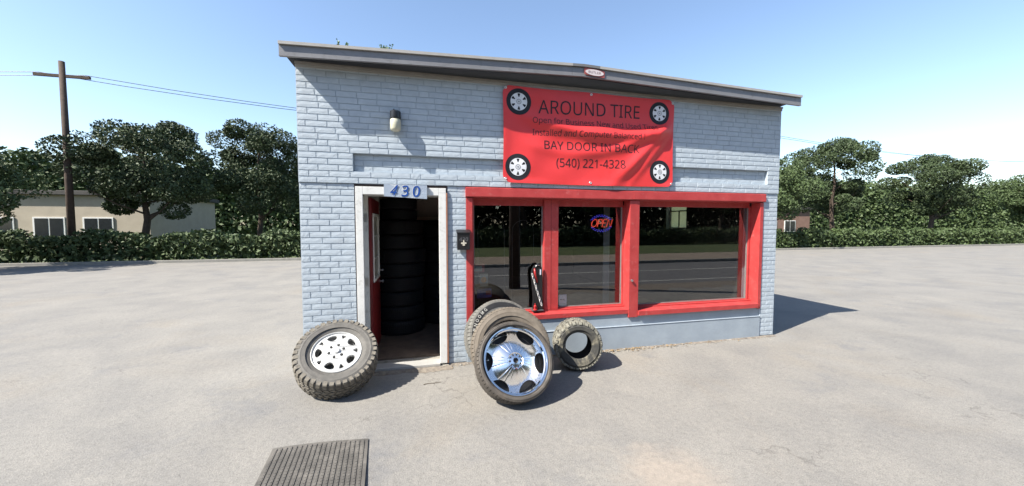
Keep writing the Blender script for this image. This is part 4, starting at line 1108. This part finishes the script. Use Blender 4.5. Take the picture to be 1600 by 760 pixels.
for i, (x, y, v, s, lb) in enumerate(((-17, 13, 1, .75, 'green tree farthest left beyond the parking lot'), (-13.5, 18, 0, .8, 'broad dark tree second from the left beyond the lot'), (-9.5, 21, 2, .72, 'tall dark tree behind the left side of the lot'), (-5.5, 24, 1, .85, 'green tree nearest the left corner of the shop'),
        (18, 19, 0, .8, 'dark tree nearest the right end of the shop'), (24, 17, 1, .9, 'green tree right of the shop beyond the lot'), (31, 17.5, 2, .8, 'tall dark tree in the right-hand row beyond the lot'), (43, 18, 0, .9, 'broad tree toward the far right end of the row'), (58, 18, 1, 1.0, 'green tree farthest right beyond the lot'), (-24, 17, 2, .8, 'tall tree at the far left end of the row'))):
    tree(x, y, v, s, i * 2.1, lb, G2, -.02)
# hedges
def hedge(x0, x1, y, h_, d, label, z, parent=None, n=26000, mm='leafA', ls=.11):
    g = np.random.default_rng(int(abs(x0) * 10) + 3)
    P = np.stack([g.uniform(x0, x1, n), y + g.uniform(-d / 2, d / 2, n), g.uniform(0.02, 1, n) ** .7 * h_], 1)
    P[:, 2] *= 1 + .12 * np.sin(P[:, 0] * 1.7) + .07 * np.sin(P[:, 0] * 4.3)
    a = g.normal(size=(n, 3)); a /= np.linalg.norm(a, axis=1)[:, None]; b = np.cross(a, g.normal(size=(n, 3))); b /= np.linalg.norm(b, axis=1)[:, None]
    s = ls * g.uniform(.6, 1.3, n)[:, None]; V = np.stack([P - a * s, P + b * s * .5, P + a * s, P - b * s * .5], 1).reshape(-1, 3); V[:, 2] += z
    me = bpy.data.meshes.new('hedge'); me.from_pydata(V.tolist(), [], np.arange(4 * n).reshape(-1, 4).tolist())
    return tag(link('hedge', me, M[mm]), label, 'hedge')
hedge(-40, 45, -21.2, 1.25, 1.4, 'long dark hedge at the back of the verge across the road', .1, n=60000)
hedge(-60, -4.5, 16, 1.3, 1.2, 'low green hedge along the left end of the lot', -.02, n=48000, mm='leafB')
hedge(9, 95, 16, 1.3, 1.2, 'low green hedge along the right end of the lot', -.02, n=60000, mm='leafB')
WOODM = 1
wd = hedge(-70, 80, -33, 9.5, 3, 'woods', .1, n=130000, ls=.30, mm='leafW'); del wd['category']; wd.name = 'woods'; wd['kind'] = 'stuff'; wd['label'] = 'dark woods closing the view behind the trees across the road'
# utility pole at the roadside
up = thing('utility_pole', 'brown wooden utility pole at the near edge of the road', 'utility pole', (2.42, -4.75, 0))
MB().tube([(0, 0, -.2), (0, 0, 4), (0, 0, 9)], [.145, .13, .10], 18).obj('pole', M['pole'], up, smooth=True)
MB().box(-1.1, 1.1, -.16, -.06, 8.2, 8.32, .01).obj('crossarm', M['pole'], up)
MB().tube([(.145, .02, 0), (.14, .02, 4), (.12, .02, 7.9)], .018, 8).obj('ground_conduit', mat('conduit_grey', (.22, .22, .22), .5), up)
for x in (-1, -.4, .4, 1):
    MB().lathe([(.001, .14), (.03, .13), (.045, .09), (.03, .07), (.045, .04), (.02, .0), (.001, 0)], 14, closed=False).obj('insulator', mat('insulator', (.3, .32, .3), .2) if x == -1 else bpy.data.materials['insulator'], up, matrix=T(x, -.11, 8.32), smooth=40)
# surroundings of the lot
for x0_, x1_, nm in ((-110, -3, 'left'), (10, 190, 'right')):
    o = hedge(x0_, x1_, 46, 8.5, 4, 'x', -.02, n=150000, ls=.28, mm='leafB'); del o['category']; o.name = 'woods'; o['kind'] = 'stuff'; o['label'] = 'distant woods closing the view on the %s of the shop' % nm
MB().box(-100, 100, 15, 15.15, -.03, .12, .015).obj('kerb', M['kerb'], kind='structure')
def shop(x, y, wd_, dp, h_, wallm, label, nwin, name='building'):
    t = thing(name, label, 'building', (x, y, -.02))
    MB().box(-wd_ / 2, wd_ / 2, -dp / 2, dp / 2, 0, h_).obj('wall', wallm, t)
    MB().box(-wd_ / 2 - .25, wd_ / 2 + .25, -dp / 2 - .25, dp / 2 + .25, h_ + .001, h_ + .28, .03).obj('roof', M['roofdark'], t)
    st_ = wd_ / (nwin + 1)
    for i in range(nwin):
        xx = -wd_ / 2 + st_ * (i + .9)
        if i == 1:
            d_ = MB().box(xx - .5, xx + .5, -dp / 2 - .06, -dp / 2 - .001, 0, 2.1, .01).obj('door', M['doorred'], t)
            MB().box(xx - .34, xx + .34, -dp / 2 - .075, -dp / 2 - .061, .95, 1.9).obj('pane', M['housedark'], d_)
        else:
            f = MB().box(xx - .8, xx + .8, -dp / 2 - .06, -dp / 2 - .001, .9, 2.2, .01).obj('window', M['whitepaint'], t)
            for q_ in (-1, 1): MB().box(xx + q_ * .37 - .33, xx + q_ * .37 + .33, -dp / 2 - .075, -dp / 2 - .061, .98, 2.12).obj('pane', M['housedark'], f)
    return t
shop(-25, 29, 15, 8, 3.6, mat('tan_block', (.55, .48, .38), .85, .06, 2, .2, 20), 'low tan block building beyond the hedge on the left', 5)
shop(36, 33, 16, 8, 3.4, mat('brown_brick_far', (.30, .18, .14), .9, .1, 2, .3, 25), 'low brown building beyond the hedge on the right', 5)
for i, (px_, lb) in enumerate(((-15.5, 'wooden pole between the trees left of the shop'), (22, 'wooden pole between the trees right of the shop'))):
    u2 = thing('utility_pole', lb, 'utility pole', (px_, 16.6 + i * .8, -.02))
    MB().tube([(0, 0, -.2), (0, 0, 4), (0, 0, 9)], [.14, .125, .10], 14).obj('pole', M['pole'], u2, smooth=True)
    MB().box(-1, 1, -.05, .05, 8.3, 8.42).obj('crossarm', M['pole'], u2)
for k_, (ya_, za_) in enumerate(((16.6, 8.46), (16.6, 8.46))):
    dx_ = (-.85, .85)[k_]; P = []
    for a_, b_ in (((-60, 16.6), (-15.5, 16.6)), ((-15.5, 16.6), (22, 17.4)), ((22, 17.4), (70, 17.4))):
        for i in range(13):
            t_ = i / 12; P.append((a_[0] + (b_[0] - a_[0]) * t_ + dx_, a_[1] + (b_[1] - a_[1]) * t_, 8.44 - 1.1 * 4 * t_ * (1 - t_)))
    P = [p_ for i, p_ in enumerate(P) if i == 0 or (Vector(p_) - Vector(P[i - 1])).length > .1]
    tag(MB().tube(P, .014, 5).obj('overhead_wire', M['black']), ('overhead wire on the left ends of the pole crossarms', 'overhead wire on the right ends of the pole crossarms')[k_], 'wire')
